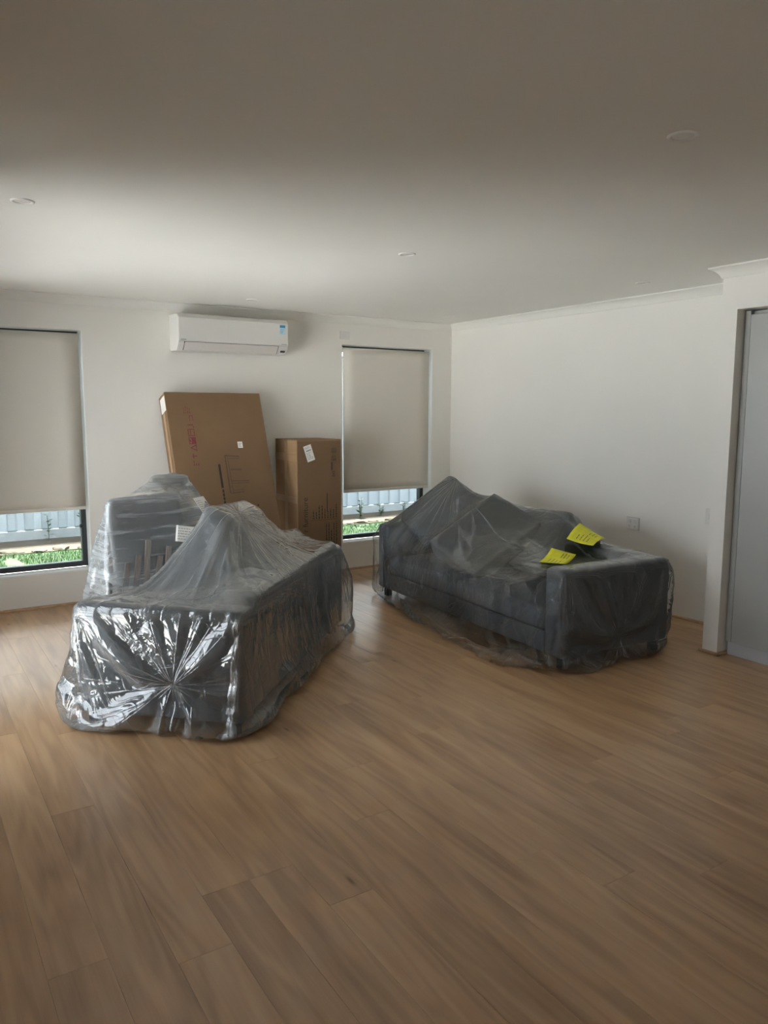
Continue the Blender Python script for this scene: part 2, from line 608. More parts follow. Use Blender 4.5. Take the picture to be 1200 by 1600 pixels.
# ------------------------------------------------------------------ room shell
W1 = (-4.64, -3.592, 0.262, 2.143)      # window opening x0 x1 z0 z1
W2 = (-1.286, -0.243, 0.262, 2.143)
TH = 0.24

mb = MB()
mb.box(XL - TH, W1[0], 0, TH, 0, H + 0.1).box(W1[1], W2[0], 0, TH, 0, H + 0.1).box(W2[1], TH, 0, TH, 0, H + 0.1)
for w in (W1, W2):
    mb.box(w[0], w[1], 0, TH, 0, w[2]).box(w[0], w[1], 0, TH, w[3], H + 0.1)
struct('wall_back', mb, 'wall_paint', 'off white painted wall with two tall windows behind the boxes', 'wall')
struct('wall_right', MB().box(0, TH, YB - TH, 0, 0, H + 0.1), 'wall_paint', 'plain off white painted wall behind the right hand sofa', 'wall')
D0, D1, DZ = -3.15, -0.55, 2.12         # sliding door opening in the left wall
mb = MB()
mb.box(XL - TH, XL, D1, 0, 0, H + 0.1).box(XL - TH, XL, YE, D0, 0, H + 0.1).box(XL - TH, XL, D0, D1, DZ, H + 0.1)
struct('wall_left', mb, 'wall_paint', 'off white wall with the sliding glass door, left of the view', 'wall')
struct('wall_return', MB().box(XX, XL - TH, YE, YE + TH, 0, H + 0.1), 'wall_paint', 'off white return wall where the room widens', 'wall')
F0, F1, DZ0 = -7.9, -6.8, 2.12  # opening for the added fill door
struct('wall_far_left', MB().box(XX - TH, XX, YB - TH, F0, 0, H + 0.1).box(XX - TH, XX, F1, YE + TH, 0, H + 0.1).box(XX - TH, XX, F0, F1, DZ0, H + 0.1), 'wall_paint', 'off white wall on the far left of the wide part', 'wall')
struct('wall_front', MB().box(XX, 0, YB - TH, YB, 0, H + 0.1), 'wall_paint', 'off white wall behind the camera', 'wall')
mb = MB().box(XL - TH, TH, YB - TH, TH, H, H + 0.12).box(XX - TH, XL - TH, YB - TH, YE + TH, H, H + 0.12)
struct('ceiling', mb, 'ceiling_paint', 'flat white plasterboard ceiling', 'ceiling')

# nib wall and bulkhead around the built-in cupboard
mb = MB().box(NIB_X, 0, NIB_Y1, NIB_Y0, 0, H)
mb.box(NIB_X, 0, -5.6, NIB_Y1, 2.143, H).box(NIB_X, 0, -5.72, -5.6, 0, H)
struct('wall_nib', mb, 'wall_paint', 'off white nib wall and bulkhead framing the built-in cupboard', 'wall')

# cornices: concave cove profile
def cove(c=0.066, n=8):
    pr = [(0, 0), (0, -c), (-0.006, -c)]
    for i in range(n + 1):
        a = PI / 2 * i / n
        pr.append((-c + 0.006 + (c - 0.012) * math.cos(a) , -c + 0.008 + (c - 0.014) * math.sin(a)) if False else (-(c - 0.004) + (c - 0.012) * (0.55 * math.cos(a) + 0.45 * (1 - i / n)), -(c - 0.002) + (c - 0.012) * (0.55 * math.sin(a) + 0.45 * i / n)))
    pr += [(-c, -0.006), (-c, 0)]
    return pr
prof = cove()
mb = MB().prism([(p, H + q) for p, q in prof], XL, 0, 'x')
struct('trim_1', mb, 'cornice_paint', 'white cove cornice along the top of the window wall', 'cornice')
mb = MB().prism([(p, H + q) for p, q in prof], NIB_Y0, 0, 'y')
struct('trim_2', mb, 'cornice_paint', 'white cove cornice along the top of the right wall', 'cornice')
mb = MB()
k_ = len(prof)
for stage in range(3):          # mitred sweep: along the bulkhead, round the nib corner, back to the wall
    for p, q in prof:
        mb.v.append(((NIB_X + p, -5.72, H + q), (NIB_X + p, NIB_Y0 - p, H + q), (0, NIB_Y0 - p, H + q))[stage])
for stage in range(2):
    for i in range(k_):
        j = (i + 1) % k_
        mb.f.append((stage * k_ + i, stage * k_ + j, (stage + 1) * k_ + j, (stage + 1) * k_ + i))
mb.f.append(tuple(range(k_)))
mb.f.append(tuple(2 * k_ + i for i in range(k_)))
struct('trim_3', mb, 'cornice_paint', 'white cove cornice around the nib wall above the cupboard', 'cornice')
mb = MB().prism([(XL - p, H + q) for p, q in prof], YE, 0, 'y')
struct('trim_4', mb, 'cornice_paint', 'white cove cornice along the left wall over the glass door', 'cornice')

# timber beading at floor level
def bead(n=5, s=0.018):
    return [(0, 0), (-s, 0), (-s, s * 0.45), (-s * 0.75, s * 0.85), (-s * 0.35, s), (0, s)]
bp_ = bead()
struct('baseboard_back', MB().prism(bp_, XL, 0, 'x'), 'bead_timber', 'thin timber bead along the floor under the windows', 'beading')
struct('baseboard_right', MB().prism(bp_, NIB_Y0, 0, 'y'), 'bead_timber', 'thin timber bead along the floor of the right wall', 'beading')
mb = MB().prism([(NIB_X + p, q) for p, q in bp_], NIB_Y1 - 0.018, NIB_Y0 + 0.018, 'y')
mb.prism([(NIB_Y1 + p, q) for p, q in bp_], NIB_X - 0.018, -0.452, 'x')
struct('baseboard_nib', mb, 'bead_timber', 'thin timber bead wrapping the foot of the nib wall', 'beading')
mb = MB().prism([(XL - p, q) for p, q in bp_], D1, 0, 'y').prism([(XL - p, q) for p, q in bp_], YE, D0, 'y')
struct('baseboard_left', mb, 'bead_timber', 'thin timber bead along the floor of the left wall', 'beading')

# ------------------------------------------------------------------ floor of single planks
mb = MB().box(XL - TH, TH, YB - TH, TH, -0.12, -0.012).box(XX - TH, XL - TH, YB - TH, YE + TH, -0.12, -0.012)
floor = mb.build('floor', 'dark_gap')
tag(floor, 'light brown timber plank floor running towards the window wall', 'floor', kind='structure')
PW, PL, GAP = 0.160, 1.82, 0.0005
plank_cache = {}
def plank(x0, x1, y0, y1):
    L, W = round(y1 - y0, 2), round(x1 - x0, 3)
    key = (L, W)
    if key not in plank_cache:
        g, c = GAP / 2, 0.0007
        hx, hy = W / 2 - g, L / 2 - g
        v = [(-hx, -hy, -0.012), (hx, -hy, -0.012), (hx, hy, -0.012), (-hx, hy, -0.012),
             (-hx, -hy, -c * .5), (hx, -hy, -c * .5), (hx, hy, -c * .5), (-hx, hy, -c * .5),
             (-hx + c, -hy + c, 0), (hx - c, -hy + c, 0), (hx - c, hy - c, 0), (-hx + c, hy - c, 0)]
        f = [(0, 3, 2, 1), (8, 9, 10, 11)]
        for i in range(4):
            j = (i + 1) % 4
            f += [(i, j, 4 + j, 4 + i), (4 + i, 4 + j, 8 + j, 8 + i)]
        me = bpy.data.meshes.new('plank')
        me.from_pydata(v, [], f)
        me.materials.append(MATS['timber_planks'])
        plank_cache[key] = me
    o = bpy.data.objects.new('plank', plank_cache[key])
    COL.objects.link(o)
    o.parent = floor
    o.location = ((x0 + x1) / 2, (y0 + y1) / 2, 0)
x = 0.0
row = 0
Y_FRONT = -7.3
while x > XL + 0.02:
    xa = max(x - PW, XL)
    y = 0.0
    first = round(random.uniform(0.35, PL) / 0.13) * 0.13
    while y > Y_FRONT + 0.02:
        ya = max(y - (first if y == 0.0 else PL), Y_FRONT)
        if ya - Y_FRONT < 0.25:
            ya = Y_FRONT
        plank(xa, x, ya, y)
        y = ya
    x -= PW
    row += 1
# rest of the room, never nearer than the camera: one sheet with the same boards
mb = MB()
def rest(x0, x1, y0, y1):
    xx = x0
    while xx < x1 - 0.01:
        xb = min(xx + PW, x1)
        mb.box(xx + .0006, xb - .0006, y0, y1, -0.012, 0)
        xx = xb
rest(XL, 0, YB, Y_FRONT)
rest(XX, XL, YB, YE)
rb = mb.build('plank_rest', 'timber_planks', floor)
rb['kind'] = 'stuff'
rb['label'] = 'remaining timber planks behind the camera'

# ------------------------------------------------------------------ windows, blinds
def window(name, w, label):
    x0, x1, z0, z1 = w
    win = thing(name, ((x0 + x1) / 2, 0, z0), 0, label, 'window', kind='structure')
    hw, h = (x1 - x0) / 2, z1 - z0
    fy0, fy1 = 0.135, 0.20
    f = 0.042
    m = MB().box(-hw, hw, fy0, fy1, 0.012, 0.012 + f).box(-hw, hw, fy0, fy1, h - f, h)
    m.box(-hw, -hw + f, fy0, fy1, 0.012 + f, h - f).box(hw - f, hw, fy0, fy1, 0.012 + f, h - f)
    fr = m.build('window_frame', 'dark_aluminium', win, 0.003)
    # winder latch on the right stile
    MB().box(hw - f - 0.02, hw - f + 0.01, fy0 - 0.025, fy0 - 0.004, 0.33, 0.36).build('latch', 'dark_aluminium', fr, 0.003)
    MB().box(-hw + f - .004, hw - f + .004, 0.165, 0.169, f + .008, h - f + .004).build('pane', 'pane_glass', win)
    for sx in (-1, 1):
        MB().box(sx * hw - (.004 if sx > 0 else 0), sx * hw + (.004 if sx < 0 else 0), 0.001, fy0, 0.012, h).build('reveal_lining', 'reveal_paint', win)
    MB().box(-hw, hw, -0.002, fy0, 0.0, 0.012).build('window_sill', 'reveal_paint', win, 0.002)
    return win
window('window_1', W1, 'tall dark framed window, blind mostly down, at the left edge')
window('window_2', W2, 'tall dark framed window, blind mostly down, near the room corner')

def blind(x0, x1, ztop, zbot, label):
    b = thing('roller_blind', ((x0 + x1) / 2, 0.03, ztop), 0, label, 'blind', 'roller blinds on the back windows')
    hw = (x1 - x0) / 2
    L = ztop - zbot
    # cloth hangs off the front of the roller
    n = 18
    m = MB()
    for k, yy in enumerate((-0.0215, -0.0205)):
        pass
    v, f = [], []
    for j in range(n + 1):
        for i in range(9):
            xx = -hw + 2 * hw * i / 8
            zz = -0.02 - (L - 0.03) * j / n
            yy = -0.021 + 0.0015 * math.sin(i * 1.7 + j * .3)
            v.append((xx, yy, zz))
    for j in range(n):
        for i in range(8):
            a = j * 9 + i
            f.append((a, a + 1, a + 10, a + 9))
    me = bpy.data.meshes.new('fabric'); me.from_pydata(v, [], f)
    for q in me.polygons: q.use_smooth = True
    fb = link('fabric', me, 'blind_fabric', b)
    sol = fb.modifiers.new('thickness', 'SOLIDIFY'); sol.thickness = 0.0012
    m = MB(); seg = 20
    m.tube((-hw, 0, -0.024), (hw, 0, -0.024), 0.021, seg)
    m.build('roller', 'blind_fabric', b, smooth=True)
    MB().box(-hw, hw, -0.027, -0.014, -L - 0.004, -L + 0.022).build('bottom_rail', 'blind_rail', b, 0.003)
    for s in (-1, 1):
        MB().box(s * hw - 0.002 if s > 0 else -hw - 0.008, s * hw + 0.008 if s > 0 else -hw + 0.002, -0.02, 0.02, -0.05, 0.0).build('bracket', 'white_plastic', b, 0.002)
    return b
blind(-4.618, -3.6185, 2.124, 0.757, 'beige roller blind lowered over the window at the left edge')
blind(-1.270, -0.278, 2.124, 0.757, 'beige roller blind lowered over the window near the room corner')

# sliding door in the left wall (just out of view, the daylight's way in)
for dn, dx, DA, DB, dl_ in (('door_1', XL - 0.12, D0, D1, 'dark framed sliding glass door in the left wall'),
                            ('fill_door', XX - 0.12, F0, F1, 'dark framed glass door added unseen for fill in the far left wall')):  # second door is added out of view to let in fill light
  door = thing(dn, (dx, (DA + DB) / 2, 0), 0, dl_, 'door', kind='structure')
  hw = (DB - DA) / 2
  m = MB().box(-0.05, 0.05, -hw, hw, 0, 0.03).box(-0.05, 0.05, -hw, hw, DZ - 0.045, DZ)
  m.box(-0.05, 0.05, -hw, -hw + 0.045, 0.03, DZ - 0.045).box(-0.05, 0.05, hw - 0.045, hw, 0.03, DZ - 0.045)
  m.build('door_frame', 'dark_aluminium', door, 0.003)
  for s, xo in ((-1, -0.02), (1, 0.02)):
      a, b_ = (-hw + 0.045, 0.03) if s < 0 else (-0.03, hw - 0.045)
      m = MB().box(xo - .016, xo + .016, a, b_, 0.03, 0.1).box(xo - .016, xo + .016, a, b_, DZ - 0.105, DZ - 0.045)
      m.box(xo - .016, xo + .016, a, a + .055, 0.1, DZ - 0.105).box(xo - .016, xo + .016, b_ - .055, b_, 0.1, DZ - 0.105)
      sash = m.build('sash', 'dark_aluminium', door, 0.003)
      MB().box(xo - .003, xo + .003, a + .05, b_ - .05, 0.095, DZ - 0.1).build('pane', 'door_glass', sash)

# ------------------------------------------------------------------ built-in cupboard
cup = thing('tall_cupboard', (-0.48, -4.55, 0), 0, 'tall grey built-in cupboard inside the right hand nib wall', 'cupboard')
m = MB().box(0.02, 0.46, -1.04, 1.0, 0.085, 2.135)
m.build('carcass', 'cabinet_laminate', cup)
MB().box(-0.012, 0.02, 0.972, 1.01, 0.085, 2.135).build('filler_strip', 'cabinet_laminate', cup, 0.002)
for k in range(3):
    MB().box(-0.016, 0.018, 0.968 - 0.672 * (k + 1) + .003, 0.968 - 0.672 * k, 0.085, 2.112).build('door', 'cabinet_laminate', cup, 0.0025)
MB().box(0.0, 0.016, -1.04, 1.0, 0.0, 0.083).build('kick_board', 'kick_board', cup)

# ------------------------------------------------------------------ downlights
def downlight():
    d = thing('downlight', (0, 0, H), 0, 'x', 'downlight', 'recessed ceiling downlights')
    MB().lathe([(0.049, 0.0), (0.047, -0.004), (0.041, -0.006), (0.036, -0.0035), (0.0335, 0.0)], 32).build('trim_ring', 'downlight_white', d, smooth=True)
    MB().lathe([(0.0001, -0.0012), (0.02, -0.0014), (0.0335, -0.0008)], 32).build('lens', 'downlight_lens', d, smooth=True)
    return d
dl = downlight()
dl.location = (-2.722, -4.731, H)
dl['label'] = 'largest white downlight, at the upper right of the ceiling'
for loc, lab in (((-4.364, -2.742), 'white downlight at the left edge of the ceiling'),
                 ((-2.40, -2.711), 'white downlight in the middle of the ceiling'),
                 ((-2.415, -0.567), 'small white downlight in the ceiling just above the air conditioner'),
                 ((-0.514, -2.784), 'white downlight close to the cornice of the right wall'),
                 ((-0.467, -0.567), 'small white downlight in the far corner of the ceiling')):
    copy_thing(dl, (loc[0], loc[1], H), lab)

# ------------------------------------------------------------------ wall plates
pl = thing('power_outlet', (0, -2.375, 0.658), 0, 'white double power outlet low on the right wall above the sofa', 'outlet')
MB().box(-0.004, 0, -0.061, 0.061, -0.049, 0.049).build('shade_rim', 'plate_shade', pl)  # grey rim stands in for the shadow line round the cover plate
MB().box(-0.012, -0.003, -0.058, 0.058, -0.046, 0.046).build('cover_plate', 'plate_white', pl, 0.003)
for s in (-1, 1):
    MB().box(-0.018, -0.010, s * 0.026 - 0.014, s * 0.026 + 0.014, 0.004, 0.03).build('switch', 'white_plastic', pl, 0.002)
    sk = MB().box(-0.0132, -0.0118, s * 0.026 - 0.012, s * 0.026 + 0.012, -0.034, -0.008).build('socket', 'plate_white', pl)
    m = MB()
    for yy, zz in ((-0.006, -0.018), (0.006, -0.018), (0, -0.028)):
        m.box(-0.0138, -0.0125, s * 0.026 + yy - .0012, s * 0.026 + yy + .0012, zz - .004, zz + .004)
    m.build('pin_slots', 'dark_gap', sk)
pl = thing('wall_plate', (-1.255, 0, 2.229), 0, 'small white blank plate above the corner window', 'wall plate')
MB().box(-0.052, 0.052, -0.010, 0, -0.036, 0.036).build('cover_plate', 'plate_white', pl, 0.003)
MB().box(-0.030, 0.012, -0.013, -0.009, -0.012, 0.014).build('rocker', 'white_plastic', pl, 0.002)
pl = thing('light_switch', (0, -3.05, 0.79), 0, 'white switch plate half hidden behind the nib wall', 'switch')
MB().box(-0.009, 0, -0.036, 0.036, -0.058, 0.058).build('cover_plate', 'plate_white', pl, 0.003)
MB().box(-0.013, -0.008, -0.008, 0.008, -0.02, 0.02).build('rocker', 'white_plastic', pl, 0.002)

# ------------------------------------------------------------------ air conditioner
ac = thing('air_conditioner', (-2.425, 0, 2.012), 0, 'white wall-mounted split air conditioner with a blue sticker', 'air conditioner')
hw = 0.482
pr = [(0, 0.015), (0, 0.292), (-0.17, 0.292), (-0.205, 0.286), (-0.222, 0.262), (-0.226, 0.075), (-0.214, 0.045), (-0.175, 0.006), (-0.15, 0.0), (-0.02, 0.0)]
MB().prism(pr, -hw, hw, 'x').build('body', 'white_plastic', ac, 0.006, 2)
m = MB().prism([(-0.218, 0.270), (-0.2315, 0.258), (-0.2345, 0.072), (-0.222, 0.068)], -hw + 0.004, hw - 0.004, 'x')
fp = m.build('front_panel', 'white_panel', ac, 0.003)
MB().prism([(-0.2315, 0.0655), (-0.228, 0.0655), (-0.179, 0.0055), (-0.184, 0.004)], -hw + 0.055, hw - 0.095, 'x').build('louvre', 'louvre_plastic', ac, 0.0015)
MB().box(-hw + 0.05, hw - 0.09, -0.2265, -0.215, 0.064, 0.0685).build('louvre_gap', 'dark_gap', ac)
MB().prism([(-0.2295, 0.0655), (-0.222, 0.0655), (-0.172, 0.0035), (-0.182, 0.003)], hw - 0.0945, hw - 0.0905, 'x').build('louvre_slot', 'dark_gap', ac)
MB().prism([(-0.2295, 0.0655), (-0.222, 0.0655), (-0.172, 0.0035), (-0.182, 0.003)], -hw + 0.0505, -hw + 0.0545, 'x').build('louvre_slot', 'dark_gap', ac)
MB().prism([(-0.2080, 0.028), (-0.2010, 0.033), (-0.190, 0.0205), (-0.197, 0.0155)], hw - 0.062, hw - 0.022, 'x').build('display_window', 'dark_gap', ac, 0.001)
st = MB().box(hw - 0.082, hw - 0.028, -0.2348, -0.2335, 0.165, 0.248).build('sticker', 'sticker_pale', ac)
MB().box(hw - 0.080, hw - 0.030, -0.2352, -0.2346, 0.220, 0.245).build('sticker_band', 'sticker_blue', st)
m = MB()
for i in range(4):
    m.box(hw - 0.078 + i * .0118, hw - 0.069 + i * .0118, -0.2355, -0.2351, 0.224, 0.241)
m.build('sticker_print', 'sticker_navy', st)
m = MB()
for i in range(3):
    m.box(hw - 0.078, hw - 0.040 - .006 * i, -0.2352, -0.2346, 0.204 - i * .013, 0.210 - i * .013)
m.build('sticker_text', 'sticker_blue', st)
m = MB()
for i in range(6):
    m.box(-hw + 0.022 + i * .0072, -hw + 0.0275 + i * .0072, -0.2358, -0.2340, 0.080, 0.0875)
m.build('brand_lettering', 'print_grey', fp)
m = MB()
for i in range(7):
    m.box(hw - 0.066 + i * .0072, hw - 0.0605 + i * .0072, -0.2358, -0.2340, 0.080, 0.0865)
m.build('model_lettering', 'print_grey', fp)

# ------------------------------------------------------------------ text helper (real lettering as flat mesh)
def text_mesh(txt, size):
    cu = bpy.data.curves.new('t', 'FONT')
    cu.body = txt
    cu.size = size
    cu.extrude = 0.0003
    o = bpy.data.objects.new('t', cu)
    COL.objects.link(o)
    dg = bpy.context.evaluated_depsgraph_get()
    me = bpy.data.meshes.new_from_object(o.evaluated_get(dg))
    bpy.data.objects.remove(o)
    return me

def scribble(mb_, x0, z0, x1, z1, rows, fill, y, words=True, along='x', rnd=None):
    """rows of small word-like strokes in a rectangle of the x-z plane at depth y"""
    rnd = rnd or random
    if along == 'x':
        hgt = (z1 - z0) / rows
        for r in range(rows):
            zz = z1 - (r + 0.5) * hgt
            xx = x0
            end = x0 + (x1 - x0) * rnd.uniform(0.55, 1.0)
            while xx < end:
                w = rnd.uniform(0.008, 0.03)
                mb_.box(xx, min(xx + w, end), y - .0006, y + .0004, zz - hgt * fill / 2, zz + hgt * fill / 2)
                xx += w + 0.006
    else:
        wid = (x1 - x0) / rows
        for r in range(rows):
            xx = x0 + (r + 0.5) * wid
            zz = z0
            end = z0 + (z1 - z0) * rnd.uniform(0.5, 1.0)
            while zz < end:
                w = rnd.uniform(0.008, 0.03)
                mb_.box(xx - wid * fill / 2, xx + wid * fill / 2, y - .0006, y + .0004, zz, min(zz + w, end))
                zz += w + 0.006

# ------------------------------------------------------------------ leaning carton (flat table pack)
th = math.radians(20)
BT, BL, BW = 0.16, 1.73, 0.823
big = thing('cardboard_box', (-2.601, -BL * math.sin(th) - 0.004, 0), 0, 'large flat brown carton leaning on the wall under the air conditioner', 'box')
big.rotation_euler = (-th, 0, 0)    # local z runs up the carton, local -y is the printed front
hw = BW / 2
m = MB().box(-hw, hw, -BT, 0, 0.0, BL)
m.build('carton', 'cardboard', big, 0.004, 2)
MB().box(-hw - 0.0008, -hw + 0.0004, -BT * 0.62, -BT * 0.36, 0.02, BL - 0.02).build('packing_tape', 'tape_brown', big)
MB().box(-hw - 0.0016, -hw - 0.0004, -BT + 0.012, -0.028, BL - 0.15, BL - 0.025).build('white_label', 'paper_white', big)
def bx(px_x, down):        # helper: carton x from world x, z from distance below the top edge
    return px_x + 2.601, BL - down
Y0 = -BT - 0.0006
# red handling marks, a column turned on its side
m = MB()
def red_rect(xc, zc, w, h, t=0.006):
    m.box(xc - w / 2, xc + w / 2, Y0, Y0 + .001, zc + h / 2 - t, zc + h / 2).box(xc - w / 2, xc + w / 2, Y0, Y0 + .001, zc - h / 2, zc - h / 2 + t)
    m.box(xc - w / 2, xc - w / 2 + t, Y0, Y0 + .001, zc - h / 2, zc + h / 2).box(xc + w / 2 - t, xc + w / 2, Y0, Y0 + .001, zc - h / 2, zc + h / 2)
xr = -2.838 + 2.601
ztop = BL - 0.10
scribble(m, xr - 0.045, ztop - 0.085, xr + 0.02, ztop, 4, 0.35, Y0, along='z')
m.box(xr + .0, xr + .03, Y0, Y0 + .001, ztop - .105, ztop - .10).box(xr + .0, xr + .005, Y0, Y0 + .001, ztop - .15, ztop - .105).box(xr + .025, xr + .03, Y0, Y0 + .001, ztop - .15, ztop - .105)
m.box(xr - .022, xr + .022, Y0, Y0 + .001, ztop - .186, ztop - .176).box(xr + .018, xr + .03, Y0, Y0 + .001, ztop - .205, ztop - .195)
red_rect(xr, ztop - 0.245, 0.055, 0.06)
m.box(xr - 0.01, xr - 0.004, Y0, Y0 + .001, ztop - .272, ztop - .218)
red_rect(xr, ztop - 0.315, 0.058, 0.058)
m.box(xr - 0.006, xr + 0.028, Y0, Y0 + .001, ztop - .342, ztop - .290)
m.box(xr - 0.022, xr - 0.012, Y0, Y0 + .001, ztop - .325, ztop - .305)
# triangle pointing sideways
n0 = len(m.v)
tri = [(-0.028, -0.375), (0.028, -0.345), (0.028, -0.405)]
inn = [(-0.014, -0.375), (0.021, -0.357), (0.021, -0.393)]
for (a, b_) in tri + inn:
    m.v.append((xr + a, Y0, ztop + b_))
for i in range(3):
    j = (i + 1) % 3
    m.f.append((n0 + i, n0 + j, n0 + 3 + j, n0 + 3 + i))
m.box(xr - .022, xr + .022, Y0, Y0 + .001, ztop - .448, ztop - .442).box(xr - .014, xr - .006, Y0, Y0 + .001, ztop - .465, ztop - .425)
scribble(m, xr - 0.022, ztop - 0.525, xr + 0.03, ztop - .478, 3, 0.45, Y0, along='z')
m.build('handling_marks', 'print_red', big)
# sideways lines of black print
m = MB()
xb = -2.645 + 2.601
m.box(xb - 0.009, xb + 0.009, Y0, Y0 + .001, BL - 0.82, BL - 0.62)
z = BL - 0.835
while z > BL - 1.10:
    h_ = random.uniform(0.012, 0.03)
    m.box(xb - 0.007, xb + 0.009, Y0, Y0 + .001, z - h_, z)
    z -= h_ + 0.007
m.box(0.232, 0.246, Y0, Y0 + .001, BL - 0.99, BL - 0.975).box(0.205, 0.222, Y0, Y0 + .001, BL - 1.012, BL - 0.997).box(0.210, 0.226, Y0, Y0 + .001, BL - 1.05, BL - 1.025)
m.build('printed_text', 'print_brown', big)
# faint line drawing of the table, turned on its side
m = MB()
def ln(x0, d0, x1, d1, t=0.007):
    a = Vector((x0 + 2.601, Y0, BL - d0)); b_ = Vector((x1 + 2.601, Y0, BL - d1))
    dd = (b_ - a).normalized(); w = Vector((dd.z, 0, -dd.x)) * t / 2
    n = len(m.v)
    m.v.extend([tuple(a + w), tuple(b_ + w), tuple(b_ - w), tuple(a - w)])
    m.f.append((n, n + 1, n + 2, n + 3))
ln(-2.585, .545, -2.585, .87, .012); ln(-2.565, .565, -2.560, .87, .006)
ln(-2.585, .548, -2.465, .558, .012); ln(-2.565, .575, -2.465, .575, .006)
ln(-2.555, .667, -2.46, .672, .011)
ln(-2.56, .765, -2.405, .77, .007); ln(-2.56, .785, -2.405, .785, .005)
ln(-2.58, .87, -2.465, .86, .008); ln(-2.56, .845, -2.465, .84, .004)
m.build('table_drawing', 'print_faint', big)
lb = MB().box(-2.437 + 2.601 - 0.021, -2.437 + 2.601 + 0.021, Y0, Y0 + .001, BL - 0.458 - 0.027, BL - 0.458 + 0.027).build('small_label', 'paper_white', big)
m = MB()
scribble(m, 0.148, BL - 0.48, 0.180, BL - 0.44, 4, 0.4, Y0 - .0008)
m.build('label_print', 'print_grey', lb)

# ------------------------------------------------------------------ upright tall carton
tall = thing('cardboard_box', (-1.783, -0.265, 0), 0, 'tall narrow brown carton standing upright left of the corner window', 'box')
hw, hd, hh = 0.215, 0.215, 1.283
MB().box(-hw, hw, -hd, hd, 0, hh).build('carton', 'cardboard_lit', tall, 0.004, 2)
for y0_, y1_ in ((-hd, -0.003), (0.003, hd)):
    MB().box(-hw, hw, y0_, y1_, hh + .0002, hh + .0035).build('top_flap', 'cardboard_lit', tall)
MB().box(-hw + .004, hw - .004, -hd - 0.002, -hd + 0.0004, 0.004, hh - 0.01).build('front_panel', 'cardboard', tall)  # darker board paints the shade on the front face
Y0 = -hd - 0.0026
MB().box(-hw - 0.0007, -hw + .0003, -hd + .001, hd, hh - 0.18, hh - 0.115).build('tape_band', 'tape_brown', tall)
MB().box(-hw - 0.0007, -hw + .0003, -hd + .001, hd, hh - 0.54, hh - 0.485).build('tape_band', 'tape_brown', tall)
MB().box(-hw - 0.0005, -hw + .0003, -0.03, 0.03, 0.02, hh - 0.01).build('seam_tape', 'tape_brown', tall)
# shipping label, tilted
lab = bpy.data.objects.new('shipping_label', MB().box(-0.037, 0.037, -0.0008, 0.0002, -0.07, 0.07).mesh('shipping_label'))
COL.objects.link(lab); lab.data.materials.append(MATS['paper_white']); lab.parent = tall
lab.location = (-0.100, Y0, 1.172); lab.rotation_euler = (0, math.radians(-18) * -1 * -1, 0)
m = MB()
m.box(-0.024, 0.026, -0.0014, -0.0006, 0.018, 0.03)
scribble(m, -0.028, -0.055, 0.03, 0.01, 6, 0.35, -0.001)
scribble(m, -0.028, 0.04, 0.03, 0.06, 2, 0.35, -0.001)
mo = m.build('label_print', 'print_grey', lab)
# lettering turned on its side (reads upwards)
me = text_mesh('r furniture', 0.072)
o = link('lettering', me, 'print_brown', tall)
o.matrix_local = Matrix.Translation((-0.118, Y0 - .0002, 0.488)) @ Matrix.Rotation(PI / 2, 4, 'X') @ Matrix.Rotation(PI / 2, 4, 'Z')
m = MB()
scribble(m, -0.078, 0.60, 0.175, 0.72, 9, 0.35, Y0, along='z')
m.box(0.067, 0.075, Y0 - .0006, Y0 + .0004, 0.66, 0.82)
scribble(m, 0.05, 0.37, 0.175, 0.57, 5, 0.4, Y0, along='z')
m.box(-0.085, 0.178, Y0 - .0005, Y0 + .0004, 0.588, 0.591)
m.build('printed_text', 'print_brown', tall)
m = MB()
for i in range(4):
    m.box(0.118 + i * .013, 0.123 + i * .013, Y0 - .0006, Y0 + .0004, 1.175, 1.215)
m.box(0.112, 0.165, Y0 - .0006, Y0 + .0004, 1.172, 1.176)
scribble(m, 0.112, 1.10, 0.165, 1.16, 5, 0.5, Y0, along='z')
m.box(0.112, 0.126, Y0 - .0006, Y0 + .0004, 1.02, 1.09)
for c in ((0.137, 1.0), (0.137, 0.974)):
    n0 = len(m.v)
    for k in range(14):
        a = 2 * PI * k / 14
        for r in (0.013, 0.0075):
            m.v.append((c[0] + r * math.cos(a), Y0 - .0004, c[1] + r * math.sin(a)))
    for k in range(14):
        j = (k + 1) % 14
        m.f.append((n0 + 2 * k, n0 + 2 * j, n0 + 2 * j + 1, n0 + 2 * k + 1))
m.build('handling_marks', 'print_brown', tall)

